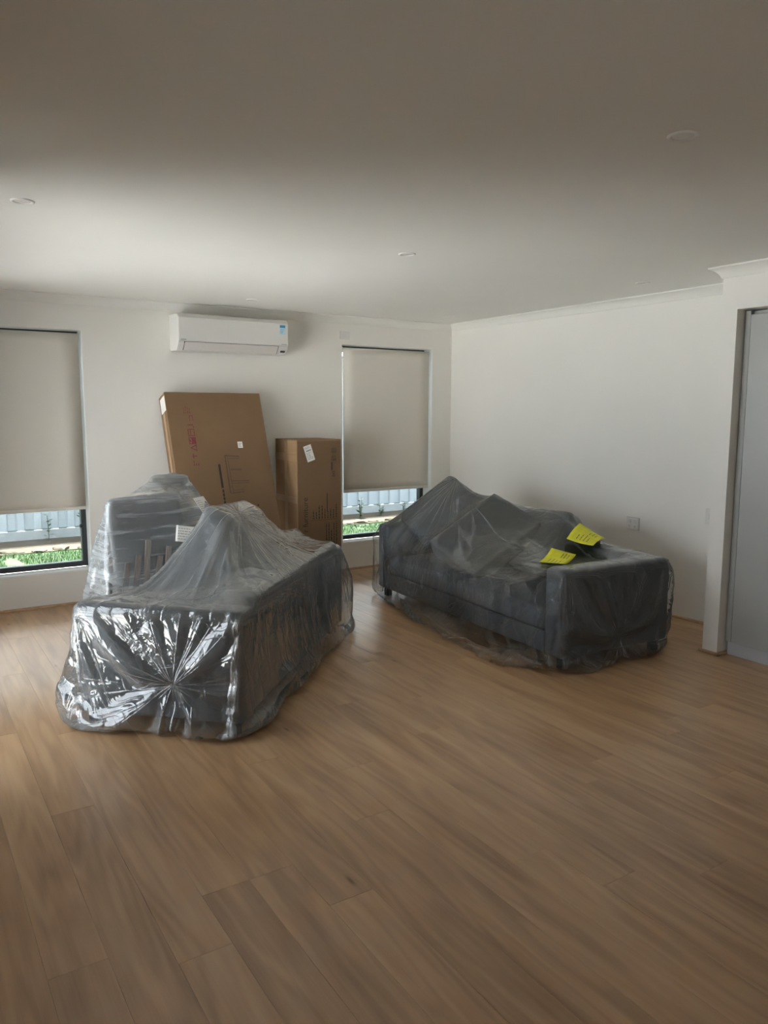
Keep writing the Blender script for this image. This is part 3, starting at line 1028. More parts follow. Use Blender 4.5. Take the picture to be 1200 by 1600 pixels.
# ------------------------------------------------------------------ sofas
def sofa(loc, rz, L, D, arm_h, back_h, label, nseat):
    """origin = near back corner on the floor; x along the sofa, y from back to front"""
    s = thing('sofa', loc, rz, label, 'sofa', 'grey fabric sofas in plastic')
    A, Z0 = 0.165, 0.075
    solids = []
    def part(name, x0, x1, y0, y1, z0, z1, bev=0.025, mat='sofa_fabric', par=s):
        o = MB().box(x0, x1, y0, y1, z0, z1).build(name, mat, par, bev, 3, True)
        solids.append((x0, x1, y0, y1, z0, z1))
        return o
    part('arm', 0, A, 0, D, Z0, arm_h)
    part('arm', L - A, L, 0, D, Z0, arm_h)
    part('backrest', A + .003, L - A - .003, 0, 0.19, Z0, back_h, 0.04)
    part('base', A + .003, L - A - .003, 0.185, D - 0.012, Z0, 0.205, 0.012)
    w = (L - 2 * A - 0.01) / nseat
    for k in range(nseat):
        x0 = A + 0.005 + k * w
        part('seat_cushion', x0 + .003, x0 + w - .003, 0.195, D - 0.004, 0.208, 0.352, 0.035, 'cushion_fabric')
    for xx in (0.035, L - 0.085):
        for yy in (0.04, D - 0.09):
            MB().prism([(xx, yy), (xx + .05, yy), (xx + .05, yy + .05), (xx, yy + .05)], 0, Z0 + .002, 'z').build('leg', 'sofa_leg', s, 0.004)
    mw = Matrix.Translation(loc) @ Matrix.Rotation(rz, 4, 'Z')
    out = []
    for x0, x1, y0, y1, z0, z1 in solids:
        out.append((mw @ Matrix.Translation(((x0 + x1) / 2, (y0 + y1) / 2, (z0 + z1) / 2)), Vector(((x1 - x0) / 2, (y1 - y0) / 2, (z1 - z0) / 2))))
    return s, mw, out

def cushion(corner, eu, ev, size, label, group, local=None, pw=9.0):
    """slab cushion: corner-centred on a face; eu, ev face directions; size (u, v, thickness); face normal = eu x ev"""
    fm = frame_from((0, 0, 0), eu, ev)
    n = fm.to_3x3().col[2]
    fm.translation = Vector(corner) - n * size[2] / 2
    if local is not None:
        fm = local @ fm
    root = thing('loose_cushion', (0, 0, 0), 0, label, 'cushion', group)
    root.matrix_world = fm
    superbox('cushion_pad', 'cushion_fabric', size, Matrix(), root, p=pw, puff=0.03)
    # stitched piping around the face edges
    m = MB()
    hx, hy, hz = size[0] / 2 * .955, size[1] / 2 * .955, size[2] / 2 * .86
    for z in (-hz, hz):
        pts = []
        for k in range(32):
            a = 2 * PI * k / 32
            c, s_ = math.cos(a), math.sin(a)
            r = (abs(c) ** pw + abs(s_) ** pw) ** (-1 / pw)
            pts.append(Vector((hx * c * r, hy * s_ * r, z)))
        m = MB()
        for k in range(32):
            m.tube(pts[k], pts[(k + 1) % 32], 0.0035, 5)
        m.build('piping', 'cushion_fabric', root, smooth=True)
    return (fm, Vector(size) / 2)

SOFA_D = 0.89
UR = math.atan2(0.998, 0.058)
sofa_r, MR, solid_r = sofa((-0.752, -3.302, 0), UR, 2.24, 0.90, 0.605, 0.615, 'grey sofa with loose cushions by the right wall, yellow notes on its cover', 2)
sofa_l, ML, solid_l = sofa((-3.60, -3.14, 0), math.radians(46), 1.86, 0.86, 0.615, 0.665, 'grey sofa seen end on in the left foreground, its back to the room', 2)

GR = 'loose cushions on the right sofa'
# face centre, u direction, v direction (face normal points towards the room)
def quad_cushion(P, thick, label, group, grow=1.0, pw=9.0):
    B_, R_, T_, L_ = (Vector(q) for q in P)
    c = (B_ + R_ + T_ + L_) / 4
    u = ((R_ - B_) + (T_ - L_)) / 2
    v = ((L_ - B_) + (T_ - R_)) / 2
    return cushion(c, u, v, (u.length * grow, v.length * grow, thick), label, group, pw=pw)
solid_r.append(quad_cushion([(-1.40, -1.52, 0.53), (-0.95, -1.66, 0.87), (-0.95, -1.22, 1.00), (-1.40, -1.08, 0.66)], 0.17,
               'rounded grey cushion leaning on the far arm of the right sofa', GR, pw=7.0))
solid_r.append(quad_cushion([(-1.50, -2.20, 0.38), (-0.93, -2.30, 0.72), (-0.93, -1.80, 0.92), (-1.50, -1.72, 0.56)], 0.15,
               'large square grey cushion tilted up in the middle of the right sofa', GR, pw=30.0))
solid_r.append(quad_cushion([(-1.10, -2.50, 0.40), (-0.86, -2.52, 0.80), (-0.80, -2.02, 0.84), (-1.05, -2.02, 0.42)], 0.15,
               'grey cushion propped against the backrest nearest the yellow notes', GR))
GL = 'loose cushions on the left sofa'
def cl(x, y, z):
    return ML @ Vector((x, y, z))
solid_l.append(quad_cushion([cl(0.60, 0.56, 0.40), cl(1.14, 0.56, 0.38), cl(1.14, 0.29, 0.93), cl(0.64, 0.31, 0.955)], 0.16,
               'grey cushion standing highest under the film of the left sofa', GL))
solid_l.append(quad_cushion([cl(1.14, 0.72, 0.505), cl(1.66, 0.72, 0.50), cl(1.66, 0.21, 0.60), cl(1.14, 0.21, 0.63)], 0.15,
               'grey cushion lying at the far end of the left sofa', GL))

# ------------------------------------------------------------------ wrapped dining chairs
chairs = thing('wrapped_chair', (-3.45, -1.12, 0), 0, 'grey dining chairs stacked and bound in stretch film behind the left sofa', 'chairs')
def wl(p):
    return Vector(p) - Vector((-3.45, -1.12, 0))
solid_c = []
def slab(name, P, thick, mat, p=9.0, par=chairs):
    B_, R_, T_, L_ = (Vector(q) for q in P)
    c = (B_ + R_ + T_ + L_) / 4
    u = ((R_ - B_) + (T_ - L_)) / 2
    v = ((L_ - B_) + (T_ - R_)) / 2
    fm = frame_from((0, 0, 0), u, v)
    n = fm.to_3x3().col[2]
    fm.translation = c - n * thick / 2
    solid_c.append((fm.copy(), Vector((u.length, v.length, thick)) / 2))
    fl = fm.copy(); fl.translation = wl(fm.translation)
    return superbox(name, mat, (u.length, v.length, thick), fl, par, p=p, seg=10)
# near backrest, leaning: B, R, T, L corners in world space
slab('backrest', [(-3.80, -1.33, 0.40), (-3.28, -1.30, 0.40), (-3.19, -1.22, 0.99), (-3.66, -1.26, 0.94)], 0.06, 'chair_fabric')
slab('backrest', [(-3.38, -0.93, 0.45), (-3.06, -0.93, 0.45), (-3.08, -0.88, 1.07), (-3.30, -0.88, 1.07)], 0.06, 'chair_fabric')
slab('seat', [(-3.76, -1.30, 0.47), (-3.04, -1.26, 0.47), (-3.02, -0.92, 0.47), (-3.72, -0.95, 0.47)], 0.08, 'chair_fabric')
slab('seat', [(-3.68, -1.20, 0.74), (-3.0, -1.12, 0.86), (-2.98, -0.90, 0.86), (-3.62, -0.92, 0.74)], 0.07, 'chair_fabric')
for (x, y, t) in ((-3.70, -1.24, .02), (-3.12, -1.22, -.02), (-3.70, -0.97, .02), (-3.10, -0.95, -.02)):
    a, b_ = wl((x, y, 0)), wl((x + t, y, 0.45))
    m = MB().tube(a, b_, 0.019, 10)
    m.build('leg', 'chair_timber', chairs)
# upturned legs and timber slats seen dimly through the film
for (x, z0, z1, t) in ((-3.67, 0.36, 0.55, .02), (-3.60, 0.36, 0.60, .02), (-3.53, 0.36, 0.69, .015), (-3.46, 0.36, 0.58, .02), (-3.40, 0.36, 0.64, .02), (-3.33, 0.36, 0.62, .02)):
    m = MB()
    m.prism([(x - .024, z0), (x + .014, z0), (x + t + .022, z1), (x + t - .012, z1)], -1.350, -1.338, 'y')
    m.v = [tuple(wl(q)) for q in m.v]
    m.build('slat', 'chair_timber', chairs)

# ------------------------------------------------------------------ plastic film: hull, then a small cloth solve over the furniture
def hull_remesh(pts, voxel):
    bm = bmesh.new()
    vs = [bm.verts.new(p) for p in pts]
    r = bmesh.ops.convex_hull(bm, input=vs)
    junk = set(g for g in r['geom_interior'] + r['geom_unused'] if isinstance(g, bmesh.types.BMVert))
    bmesh.ops.delete(bm, geom=list(junk), context='VERTS')
    me = bpy.data.meshes.new('hull'); bm.to_mesh(me); bm.free()
    o = bpy.data.objects.new('hull', me); COL.objects.link(o)
    md = o.modifiers.new('r', 'REMESH'); md.mode = 'VOXEL'; md.voxel_size = voxel; md.adaptivity = 0
    dg = bpy.context.evaluated_depsgraph_get()
    m2 = bpy.data.meshes.new_from_object(o.evaluated_get(dg))
    bpy.data.objects.remove(o)
    return m2

def collide(x, solids, off, floor_z=0.004):
    """push points out of the boxes; returns mask of touching points"""
    hit = np.zeros(len(x), bool)
    for Ri, c, h, rad in solids:
        q = (x - c) @ Ri                 # into box axes
        s = np.sign(q); s[s == 0] = 1
        a = np.abs(q) - (h - rad)
        outv = np.maximum(a, 0)
        ln_ = np.linalg.norm(outv, axis=1)
        inside = np.minimum(a.max(axis=1), 0)
        d = ln_ + inside - rad
        m = d < off
        if not m.any():
            continue
        g = np.zeros_like(q)
        far = m & (ln_ > 1e-9)
        g[far] = outv[far] / ln_[far][:, None]
        deep = m & ~far
        if deep.any():
            k = a[deep].argmax(axis=1)
            g[np.where(deep)[0], k] = 1
        g *= s
        x[m] += ((off - d[m])[:, None] * g[m]) @ Ri.T
        hit |= m
    f = x[:, 2] < floor_z
    x[f, 2] = floor_z
    return hit | f

def film_cover(name, label, cat, mat, hull_pts, solids, peak, gathers=(), voxel=0.024, steps=45, iters=10, slack=0.012,
               pleat=0.012, seed=1, rad=0.03, off=0.009, radial=0.012, extra_pleat=None, keep_bottom=False, cut=None, group=None, grav=1.3):
    me = hull_remesh(hull_pts, voxel)
    bm = bmesh.new(); bm.from_mesh(me)
    bpy.data.meshes.remove(me)
    if not keep_bottom:
        bad = [f for f in bm.faces if f.normal.z < -0.6 and f.calc_center_median().z < 0.12]
        bmesh.ops.delete(bm, geom=bad, context='FACES')
    if cut:
        bad = [f for f in bm.faces if cut(f.calc_center_median())]
        bmesh.ops.delete(bm, geom=bad, context='FACES')
    bmesh.ops.delete(bm, geom=[v for v in bm.verts if not v.link_faces], context='VERTS')
    bm.verts.ensure_lookup_table(); bm.verts.index_update(); bm.normal_update()
    n = len(bm.verts)
    X = np.array([v.co[:] for v in bm.verts])
    NR = np.array([v.normal[:] for v in bm.verts])
    polys = [tuple(v.index for v in f.verts) for f in bm.faces]
    E = [(e.verts[0].index, e.verts[1].index) for e in bm.edges]
    kinds = [0] * len(E)
    for f in polys:
        if len(f) == 4:
            E += [(f[0], f[2]), (f[1], f[3])]; kinds += [1, 1]
    for e in bm.edges:                      # bending links across each edge
        if len(e.link_faces) == 2:
            a = [v.index for v in e.link_faces[0].verts if v not in e.verts]
            b_ = [v.index for v in e.link_faces[1].verts if v not in e.verts]
            if len(a) == 2 and len(b_) == 2:
                E.append((a[0], b_[1])); kinds.append(2)
    bm.free()
    # directional folds: upright pleats on the sides, rays from the peak on the sloping top
    pk = np.array(peak)
    f_side = np.zeros((n, 3)); f_top = np.zeros((n, 3)); f_gat = np.zeros((n, 3)); f_w = np.zeros((n, 3))
    rdg = lambda q: 0.45 - 2.2 * abs(q)
    for i in range(n):
        p_, nn = X[i], NR[i]
        side = 1 - abs(nn[2])
        ang = math.atan2(p_[1] - pk[1], p_[0] - pk[0])
        t = -nn[1] * p_[0] + nn[0] * p_[1]
        h1 = rdg(noise.noise(Vector((t * 7.0 + p_[2] * 1.5, p_[2] * 1.8, seed * 7.3))))
        h1 += 0.5 * noise.noise(Vector((t * 22.0, p_[2] * 3.0, seed * 3.1)))
        r_ = math.hypot(p_[0] - pk[0], p_[1] - pk[1])
        h2 = rdg(noise.noise(Vector((math.cos(ang) * 4.5, math.sin(ang) * 4.5, seed * 5.7 + r_ * 1.2))))
        h2 += 0.6 * rdg(noise.noise(Vector((math.cos(ang) * 11.0, math.sin(ang) * 11.0, seed * 2.7 + r_ * 1.5))))
        f_side[i] = (t * 8.0 + p_[2] * 2.2, p_[2] * 1.1, seed)
        f_top[i] = (math.cos(ang) * 4.2, math.sin(ang) * 4.2, seed + r_ * 0.8)
        wg = 0.0
        if gathers:
            gv = Vector(p_) - Vector(gathers[0][0])
            gd = gv.length
            ga = math.atan2(gv.z, gv.dot(Vector((-nn[1], nn[0], 0)).normalized()) if side > .2 else gv.x)
            f_gat[i] = (math.cos(ga) * 4.5, math.sin(ga) * 4.5, seed * 2 + gd * 0.9)
            wg = max(0.0, 1 - gd / 0.62) * side
        f_w[i] = (side * (1 - wg), 1 - side, wg)
        low = 1.0 + 1.2 * max(0.0, 0.35 - p_[2]) / 0.35
        d = pleat * side * h1 * low + radial * (1 - side * .6) * h2 * min(1, r_ / .5)
        X[i] = p_ + nn * (d + 0.004)
    E = np.array(E); kinds = np.array(kinds)
    rest_ = np.linalg.norm(X[E[:, 0]] - X[E[:, 1]], axis=1) * (1 + slack)
    rest_[kinds == 2] *= 0.985
    pins, pin_pos = [], []
    for gp, gr, gs, tgt in gathers:         # drawn-in, twisted spots
        gp = np.array(gp)
        mid = (X[E[:, 0]] + X[E[:, 1]]) / 2
        dd = np.linalg.norm(mid - gp, axis=1) / gr
        k = np.clip(dd, 0, 1); k = k * k * (3 - 2 * k)
        rest_ *= gs + (1 - gs) * k
        pins.append(int(np.linalg.norm(X - gp, axis=1).argmin())); pin_pos.append(np.array(tgt))
    # colour the constraints so each batch touches a vertex once
    used = [set() for _ in range(n)]
    colr = np.zeros(len(E), int)
    for i, (a, b_) in enumerate(E.tolist()):
        c = 0
        ua, ub = used[a], used[b_]
        while c in ua or c in ub:
            c += 1
        ua.add(c); ub.add(c); colr[i] = c
    batches = []
    stiff = np.where(kinds == 0, 0.5, np.where(kinds == 1, 0.22, 0.16))
    for c in range(colr.max() + 1):
        k = np.where(colr == c)[0]
        batches.append((E[k, 0], E[k, 1], rest_[k], stiff[k], kinds[k]))
    sol = []
    for mw, h in solids:
        R3 = np.array(mw.to_3x3().normalized())
        sol.append((R3, np.array(mw.translation), np.array(h), min(rad, min(h) * .9)))
    V = np.zeros_like(X)
    dt = 1 / 60
    for s_ in range(steps):
        V[:, 2] -= grav * dt
        V *= 0.94
        P = X + V * dt
        for it in range(iters):
            for a, b_, l0, k, kd in batches:
                d = P[b_] - P[a]
                L = np.linalg.norm(d, axis=1)
                w = (L - l0) / np.maximum(L, 1e-9) * k
                w = np.where((kd == 2) & (w > 0), 0, w)
                d *= w[:, None]
                P[a] += d; P[b_] -= d
            for q, tp in zip(pins, pin_pos):
                P[q] += (tp - P[q]) * 0.5
            if it % 2 == 1:
                hit = collide(P, sol, off)
        V = (P - X) / dt
        V[hit] *= 0.35
        sp = np.linalg.norm(V, axis=1)
        lim = np.minimum(1, 2.0 / np.maximum(sp, 1e-9))
        V *= lim[:, None]
        X = P
    # one soft smoothing pass
    A = np.zeros_like(X); cnt = np.zeros(n)
    ek = E[kinds == 0]
    np.add.at(A, ek[:, 0], X[ek[:, 1]]); np.add.at(A, ek[:, 1], X[ek[:, 0]])
    np.add.at(cnt, ek[:, 0], 1); np.add.at(cnt, ek[:, 1], 1)
    X = X * 0.65 + 0.35 * A / cnt[:, None]
    collide(X, sol, off)
    org = X.mean(axis=0); org[2] = 0
    root = thing(name, tuple(org), 0, label, cat, group)
    m2 = bpy.data.meshes.new('film')
    m2.from_pydata([tuple(v) for v in (X - org)], [], polys)
    for q in m2.polygons:
        q.use_smooth = True
    for an, av in (('fold_side', f_side), ('fold_top', f_top), ('fold_gather', f_gat), ('fold_weight', f_w)):
        at_ = m2.attributes.new(an, 'FLOAT_VECTOR', 'POINT')
        at_.data.foreach_set('vector', av.astype(np.float32).ravel())
    o = link('film', m2, mat, root)
    ss = o.modifiers.new('s', 'SUBSURF'); ss.levels = 1; ss.render_levels = 1
    return root, X, org, polys

def corners(solids, grow=0.006):
    pts = []
    for mw, h in solids:
        r = 0.012
        for sx in (-1, 1):
            for sy in (-1, 1):
                for sz in (-1, 1):
                    pts.append(mw @ Vector((sx * (h.x - r + grow), sy * (h.y - r + grow), sz * (h.z - r + grow))))
    return pts

# right sofa bag
def rr(x, y, z):
    return MR @ Vector((x, y, z))
hp = corners(solid_r)
hp += [rr(-0.03, -0.02, 0.03), rr(-0.05, 0.55, 0.0), rr(-0.04, 0.93, 0.0), rr(0.30, 1.10, 0.0), rr(0.85, 1.12, 0.0), rr(1.5, 0.97, 0.03), rr(2.1, 0.93, 0.1),
       rr(2.27, 0.92, 0.12), rr(2.28, -0.02, 0.1), rr(0.0, -0.03, 0.58), rr(2.27, 0.92, 0.60), rr(2.27, 0.0, 0.60)]
cov_r, XR, orgR, polR = film_cover('plastic_cover', 'clear plastic bag over the right sofa with two yellow notes', 'plastic cover', 'bag_film_clear',
    hp, solid_r, (-0.95, -1.35, 1.0), gathers=[(tuple(rr(-0.03, 0.46, 0.16)), 0.27, 0.58, tuple(rr(-0.03, 0.45, 0.15)))], seed=3, group='plastic covers', slack=0.012, pleat=0.022, radial=0.022)

# left sofa bag
def lw_(x, y, z):
    return ML @ Vector((x, y, z))
hp = corners(solid_l)
hp += [lw_(-0.03, -0.03, 0.0), lw_(-0.05, 0.90, 0.0), lw_(0.05, 1.00, 0.22), lw_(0.10, 0.99, 0.0), lw_(0.7, 0.97, 0.0), lw_(1.9, 0.93, 0.05), lw_(1.0, -0.035, 0.03),
       lw_(1.93, -0.05, 0.04), lw_(1.95, -0.06, 0.45), lw_(0.0, 0.0, 0.66)]
cov_l, XLf, orgL, polL = film_cover('plastic_cover', 'shiny crinkled plastic bag over the left foreground sofa', 'plastic cover', 'bag_film',
    hp, solid_l, tuple(lw_(0.8, 0.33, 0.95)), gathers=[(tuple(lw_(-0.03, 0.33, 0.27)), 0.30, 0.55, tuple(lw_(-0.02, 0.33, 0.27)))], seed=11, group='plastic covers', slack=0.014, pleat=0.016)

# stretch film around the chairs
hp = [(-3.673, -1.31, 0.943), (-3.827, -1.41, 0.391), (-3.763, -0.95, 0.957), (-3.936, -1.05, 0.312), (-3.326, -1.27, 0.995), (-3.074, -1.0, 1.084),
      (-3.202, -0.85, 1.111), (-2.985, -1.0, 0.85), (-2.99, -1.0, 0.36), (-3.10, -1.33, 0.36), (-3.05, -0.80, 0.36), (-3.75, -0.84, 0.34), (-3.70, -1.36, 0.25), (-3.2, -1.30, 0.25), (-3.2, -0.85, 0.25)]
cov_c, XC, orgC, polC = film_cover('stretch_wrap', 'clear stretch film wound tightly around the stacked dining chairs', 'plastic wrap', 'stretch_film',
    hp, solid_c, (-3.25, -0.95, 1.1), seed=5, voxel=0.022, slack=-0.01, pleat=0.004, radial=0.004, steps=40, keep_bottom=True, grav=1.0)

# ------------------------------------------------------------------ notes and labels stuck on the films
def stick(root, X, org, centre, eu, ev, w, h, name, mat, lift=0.006, curl=0.0, nx=8, ny=6, label=None, flat=False):
    """small sheet shrink-fitted onto the film around a point"""
    c = np.array(centre)
    u = np.array(Vector(eu).normalized()); v = np.array(Vector(ev).normalized())
    nrm = np.cross(u, v); nrm /= np.linalg.norm(nrm)
    v = np.cross(nrm, u)
    rel = X - c
    a, b_, d = rel @ u, rel @ v, rel @ nrm
    near = (np.abs(a) < w) & (np.abs(b_) < h) & (np.abs(d) < 0.12)
    verts, faces = [], []
    na, nb, ndd = a[near], b_[near], d[near]
    if len(na) > 5:
        Am = np.stack([np.ones_like(na), na, nb, na * nb, na ** 2, nb ** 2], 1)
        co, *_ = np.linalg.lstsq(Am, ndd, rcond=None)
        if flat:
            c3, *_ = np.linalg.lstsq(Am[:, :3], ndd, rcond=None)
            co = np.array([*c3, 0, 0, 0])
        resid = (ndd - Am @ co)
        top = max(0.0, np.percentile(resid, 90))
    else:
        co, top = np.zeros(6), 0
    for j in range(ny + 1):
        for i in range(nx + 1):
            p, q = (i / nx - .5) * w, (j / ny - .5) * h
            z = co @ np.array([1, p, q, p * q, p * p, q * q]) + top + lift + curl * (2 * abs(i / nx - .5)) ** 3
            P = c + u * p + v * q + nrm * z - org
            verts.append(tuple(P))
    for j in range(ny):
        for i in range(nx):
            k = j * (nx + 1) + i
            faces.append((k, k + 1, k + nx + 2, k + nx + 1))
    me = bpy.data.meshes.new(name); me.from_pydata(verts, [], faces)
    for q in me.polygons: q.use_smooth = True
    o = link(name, me, mat, root)
    so = o.modifiers.new('t', 'SOLIDIFY'); so.thickness = 0.0006; so.offset = 0
    if label: o['label'] = label
    def at(p, q, e):
        z = co @ np.array([1, p, q, p * q, p * p, q * q]) + top + lift + e + curl * (2 * abs(p / w)) ** 3
        return tuple(c + u * p + v * q + nrm * z - org)
    return o, at

def print_on(o, at, rects, mat, name='print'):
    v, f = [], []
    for (x0, x1, y0, y1) in rects:
        n = len(v)
        v += [at(x0, y0, .0012), at(x1, y0, .0012), at(x1, y1, .0012), at(x0, y1, .0012)]
        f.append((n, n + 1, n + 2, n + 3))
    me = bpy.data.meshes.new(name); me.from_pydata(v, [], f)
    return link(name, me, mat, o)

def word_rects(x0, x1, y0, y1, rows, fill, rnd):
    out = []
    hgt = (y1 - y0) / rows
    for r in range(rows):
        yy = y1 - (r + .5) * hgt
        x = x0; end = x0 + (x1 - x0) * rnd.uniform(.55, 1)
        while x < end:
            w = rnd.uniform(.01, .03)
            out.append((x, min(x + w, end), yy - hgt * fill / 2, yy + hgt * fill / 2))
            x += w + .006
    return out

rnd = random.Random(4)
def film_z(X, x, y, r=0.06):
    k = np.hypot(X[:, 0] - x, X[:, 1] - y) < r
    z = X[k, 2]
    return float(np.median(z[z > z.max() - 0.06]))
for (x, y, eu, ev, w, h, cu, lb) in ((-1.24, -2.79, (0.35, 0.17), (-0.10, 0.24), 0.245, 0.17, 0.010, 'crumpled yellow note nearest the front of the sofa'),
                                     (-0.90, -2.72, (0.34, 0.15), (-0.10, 0.24), 0.26, 0.185, 0.012, 'crumpled yellow note nearest the wall')):
    z = film_z(XR, x, y)
    o, at = stick(cov_r, XR, orgR, (x, y, z), (*eu, 0), (*ev, 0), w, h, 'yellow_note', 'note_yellow', 0.004, cu, label=lb)
    print_on(o, at, word_rects(-0.09, 0.02, -0.045, 0.05, 4, 0.28, rnd) + word_rects(0.03, 0.11, -0.06, 0.0, 3, 0.35, rnd), 'note_ink', 'handwriting')

o, at = stick(cov_c, XC, orgC, (-3.075, -1.10, 0.866), (0.80, 0.60, 0), (0, 0.1, 1), 0.17, 0.115, 'shipping_label', 'paper_white', 0.003, flat=True, label='white label on the right side of the wrap')
print_on(o, at, word_rects(-0.07, 0.04, -0.04, 0.04, 6, 0.3, rnd), 'print_grey')
print_on(o, at, [(0.052, 0.066, y_, y_ + 0.011) for y_ in (-0.036, -0.02, -0.004, 0.012)], 'print_black', 'symbols')
o, at = stick(cov_c, XC, orgC, (-3.22, -1.30, 0.695), (0.98, 0.12, -0.2), (0.2, 0.1, 1), 0.17, 0.11, 'shipping_label', 'paper_white', 0.003, flat=True, label='white label on the front of the wrap')
print_on(o, at, word_rects(-0.07, 0.07, -0.045, 0.045, 5, 0.3, rnd), 'print_grey')

# ------------------------------------------------------------------ outside
GZ = -0.12
gr = MB().box(-14, 8, TH, 12, GZ - 0.3, GZ).box(-14, XL - TH, YE + TH, TH, GZ - 0.3, GZ).box(-14, XX - TH, -14, YE + TH, GZ - 0.3, GZ).mesh('ground')
go = link('ground', gr, 'turf')
tag(go, 'patchy green lawn outside the windows', 'ground', kind='structure')
so_ = MB().box(-14, 8, 3.22, 4.2, GZ - 0.02, GZ + 0.012)
tag(so_.build('soil_strip', 'soil'), 'bare sandy soil strip along the foot of the fence', 'soil', kind='structure')
pv = MB().box(-11.5, XL - TH, YE + TH, 2.6, GZ, GZ + 0.06).box(-13.5, XX - TH, -13.5, YE + TH, GZ, GZ + 0.06)
tag(pv.build('paving', 'paving'), 'pale paving outside the sliding glass door', 'paving', kind='structure')
# grass blades in the strip seen under the blinds
v, f = [], []
for k in range(26000):
    if k % 2:
        x = random.uniform(-5.0, -2.3); y = random.uniform(1.5, 3.35)
    else:
        x = random.uniform(-0.4, 2.6); y = random.uniform(1.2, 3.35)
    if noise.noise(Vector((x * 2.2, y * 2.2, 3))) > 0.42 or y > 3.18 + 0.25 * noise.noise(Vector((x * 3, 0, 9))):
        continue
    h_ = random.uniform(0.02, 0.05); a = random.uniform(0, 2 * PI); w = random.uniform(.003, .006)
    dx, dy = math.cos(a), math.sin(a)
    n = len(v)
    v += [(x - dy * w, y + dx * w, GZ), (x + dy * w, y - dx * w, GZ), (x + dx * h_ * .5, y + dy * h_ * .5, GZ + h_)]
    f.append((n, n + 1, n + 2))
me = bpy.data.meshes.new('grass'); me.from_pydata(v, [], f)
tag(link('grass', me, 'grass_blade'), 'short green grass blades on the lawn under the windows', 'grass', kind='stuff')
# limestone rocks along the soil edge
for k in list(range(4, 12)) + list(range(24, 33)):
    bm = bmesh.new(); bmesh.ops.create_icosphere(bm, subdivisions=2, radius=1.0)
    sx, sy, sz = random.uniform(.06, .16), random.uniform(.05, .1), random.uniform(.02, .045)
    for q in bm.verts:
        d = 1 + 0.35 * noise.noise(q.co * 1.7 + Vector((k * 3.1, 0, 0)))
        q.co = Vector((q.co.x * sx * d, q.co.y * sy * d, q.co.z * sz * d))
    me = bpy.data.meshes.new('rock'); bm.to_mesh(me); bm.free()
    o = link('rock', me, 'rock')
    o.location = (-5.2 + k * 0.235 + random.uniform(-.08, .08), 3.28 + random.uniform(-.07, .12), GZ + 0.02)
    o.rotation_euler = (0, 0, random.uniform(0, 3))
    tag(o, 'pale limestone rock edging the lawn outside the left window' if k < 15 else 'pale limestone rock edging the lawn outside the corner window', 'rock', 'limestone rocks outside the left window' if k < 15 else 'limestone rocks outside the corner window')

# ribbed steel fence: each sheet is a part
fence = thing('steel_fence', (0, 4.2, GZ), 0, 'grey ribbed steel fence behind the back windows', 'fence')
def sheet_profile(w):
    pr = []
    nrib = 4
    p = w / nrib
    for k in range(nrib):
        x0 = k * p
        pr += [(x0, 0), (x0 + p * .34, 0), (x0 + p * .42, 0.035), (x0 + p * .88, 0.035), (x0 + p * .96, 0)]
    pr.append((w, 0))
    return pr
SW = 0.80
pr = sheet_profile(SW)
v = []; f = []
for z in (0.14, 1.85):
    for a, b_ in pr:
        v.append((a, b_, z))
k = len(pr)
for i in range(k - 1):
    f.append((i, i + 1, k + i + 1, k + i))
me = bpy.data.meshes.new('sheet'); me.from_pydata(v, [], f); me.materials.append(MATS['fence_steel'])
post = MB().box(-0.03, 0.03, -0.02, 0.055, 0.0, 1.88).mesh('post', 0.004); post.materials.append(MATS['fence_steel'])
pli = MB().box(0, SW * 3, -0.012, 0.03, 0.0, 0.13).mesh('plinth', 0.004); pli.materials.append(MATS['plinth'])
rail = MB().box(0, SW * 3, -0.02, 0.05, 1.82, 1.88).mesh('rail', 0.004); rail.materials.append(MATS['fence_steel'])
x0 = -6.8
for k in range(18):
    o = bpy.data.objects.new('sheet', me); COL.objects.link(o); o.parent = fence
    o.location = (x0 + k * SW, 0, 0)
    if k % 3 == 0:
        for nm, mm in (('post', post), ('plinth', pli), ('rail', rail)):
            o = bpy.data.objects.new(nm, mm); COL.objects.link(o); o.parent = fence
            o.location = (x0 + k * SW, 0, 0)

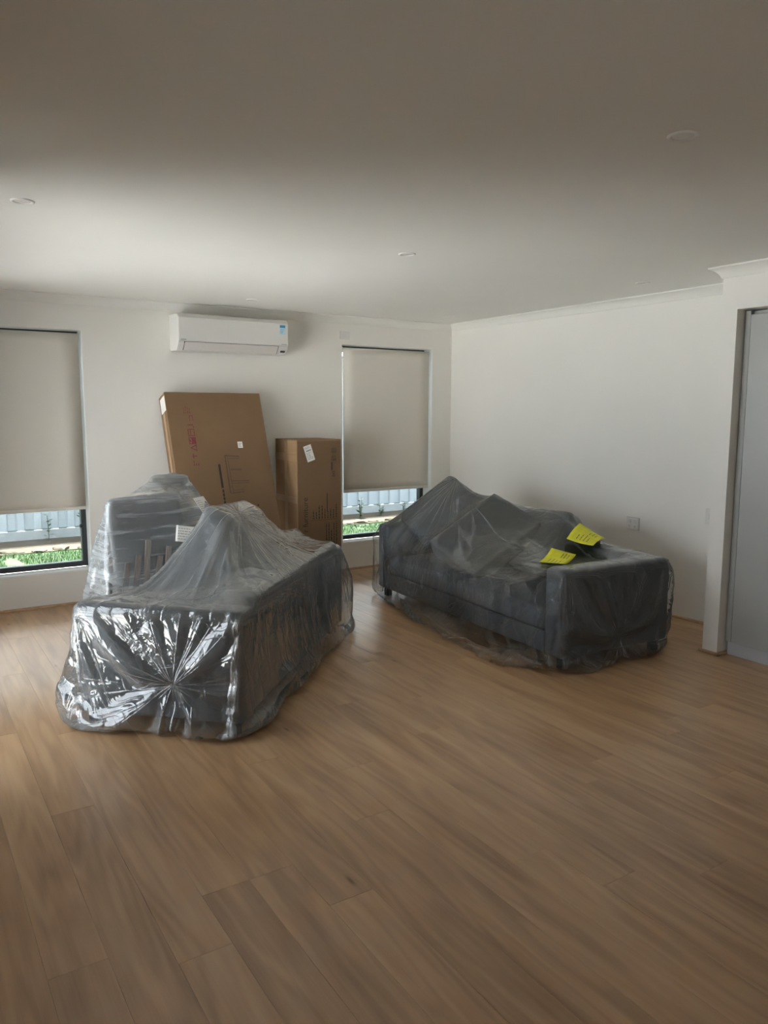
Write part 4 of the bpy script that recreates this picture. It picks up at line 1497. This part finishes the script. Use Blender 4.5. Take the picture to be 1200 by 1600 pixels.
# weeds at the fence foot
def weed(x, y, n, hgt, seed, label):
    rw = random.Random(seed)
    w = thing('weed', (x, y, GZ + .01), 0, label, 'plant', 'weeds along the fence')
    for s in range(n):
        a = rw.uniform(0, 2 * PI); lean = rw.uniform(.05, .35)
        h_ = hgt * rw.uniform(.55, 1)
        tip = Vector((math.cos(a) * lean * h_, math.sin(a) * lean * h_, h_))
        st_ = MB().tube((0, 0, 0), tip, 0.004, 5).build('stem', 'weed_leaf', w)
        m = MB()
        for l in range(7):
            t = (l + 1) / 7
            b0 = tip * t
            aa = rw.uniform(0, 2 * PI); ll = rw.uniform(.04, .09)
            d = Vector((math.cos(aa), math.sin(aa), rw.uniform(-.1, .5))) * ll
            sd = Vector((-math.sin(aa), math.cos(aa), 0)) * ll * .28
            nn = len(m.v)
            m.v += [tuple(b0), tuple(b0 + d * .5 + sd), tuple(b0 + d), tuple(b0 + d * .5 - sd)]
            m.f.append((nn, nn + 1, nn + 2, nn + 3))
        m.build('leaves', 'weed_leaf', st_)
weed(-2.82, 3.9, 4, 0.40, 2, 'pale weed by the fence seen beside the wrapped chairs')
weed(-3.27, 4.05, 2, 0.34, 3, 'single thin grass stalk in front of the fence in the left window')
weed(1.12, 3.7, 6, 0.36, 4, 'tallest leafy weed at the fence beside the tall carton')
weed(1.55, 3.8, 4, 0.20, 5, 'small leafy weed, second from the tall carton')
weed(2.05, 3.9, 4, 0.20, 6, 'small leafy weed nearest the right sofa')

# unseen neighbouring house, added to cut the skylight falling on the yard
nb = thing('yard_shade_house', (0, 6.2, GZ), 0, 'unseen neighbouring house added beyond the fence to shade the yard', 'house')
MB().box(-12, 9, 0, 6, 0, 2.7).build('wall', 'exterior_render', nb)
MB().prism([(-0.6, 2.6), (3.0, 4.6), (6.6, 2.6)], -12.5, 9.5, 'x').build('roof', 'plinth', nb)

# eaves and roof edge
ev_ = MB().box(-9.5, 2, TH, 0.78, 2.36, 2.46).box(XL - TH - 0.2, XL - TH, YE + TH, 0.78, 2.36, 2.46)
tag(ev_.build('eave', 'soffit'), 'white eave lining around the outside of the roof', 'eave', kind='structure')

# joined print and foliage pieces too small to pick apart one by one
for o in list(COL.objects):
    if o.name.split('.')[0] in ('printed_text', 'handling_marks', 'table_drawing', 'label_print', 'pin_slots', 'brand_lettering', 'model_lettering',
                                'sticker_print', 'sticker_text', 'handwriting', 'print', 'symbols', 'leaves', 'piping', 'lettering'):
        o['kind'] = 'stuff'
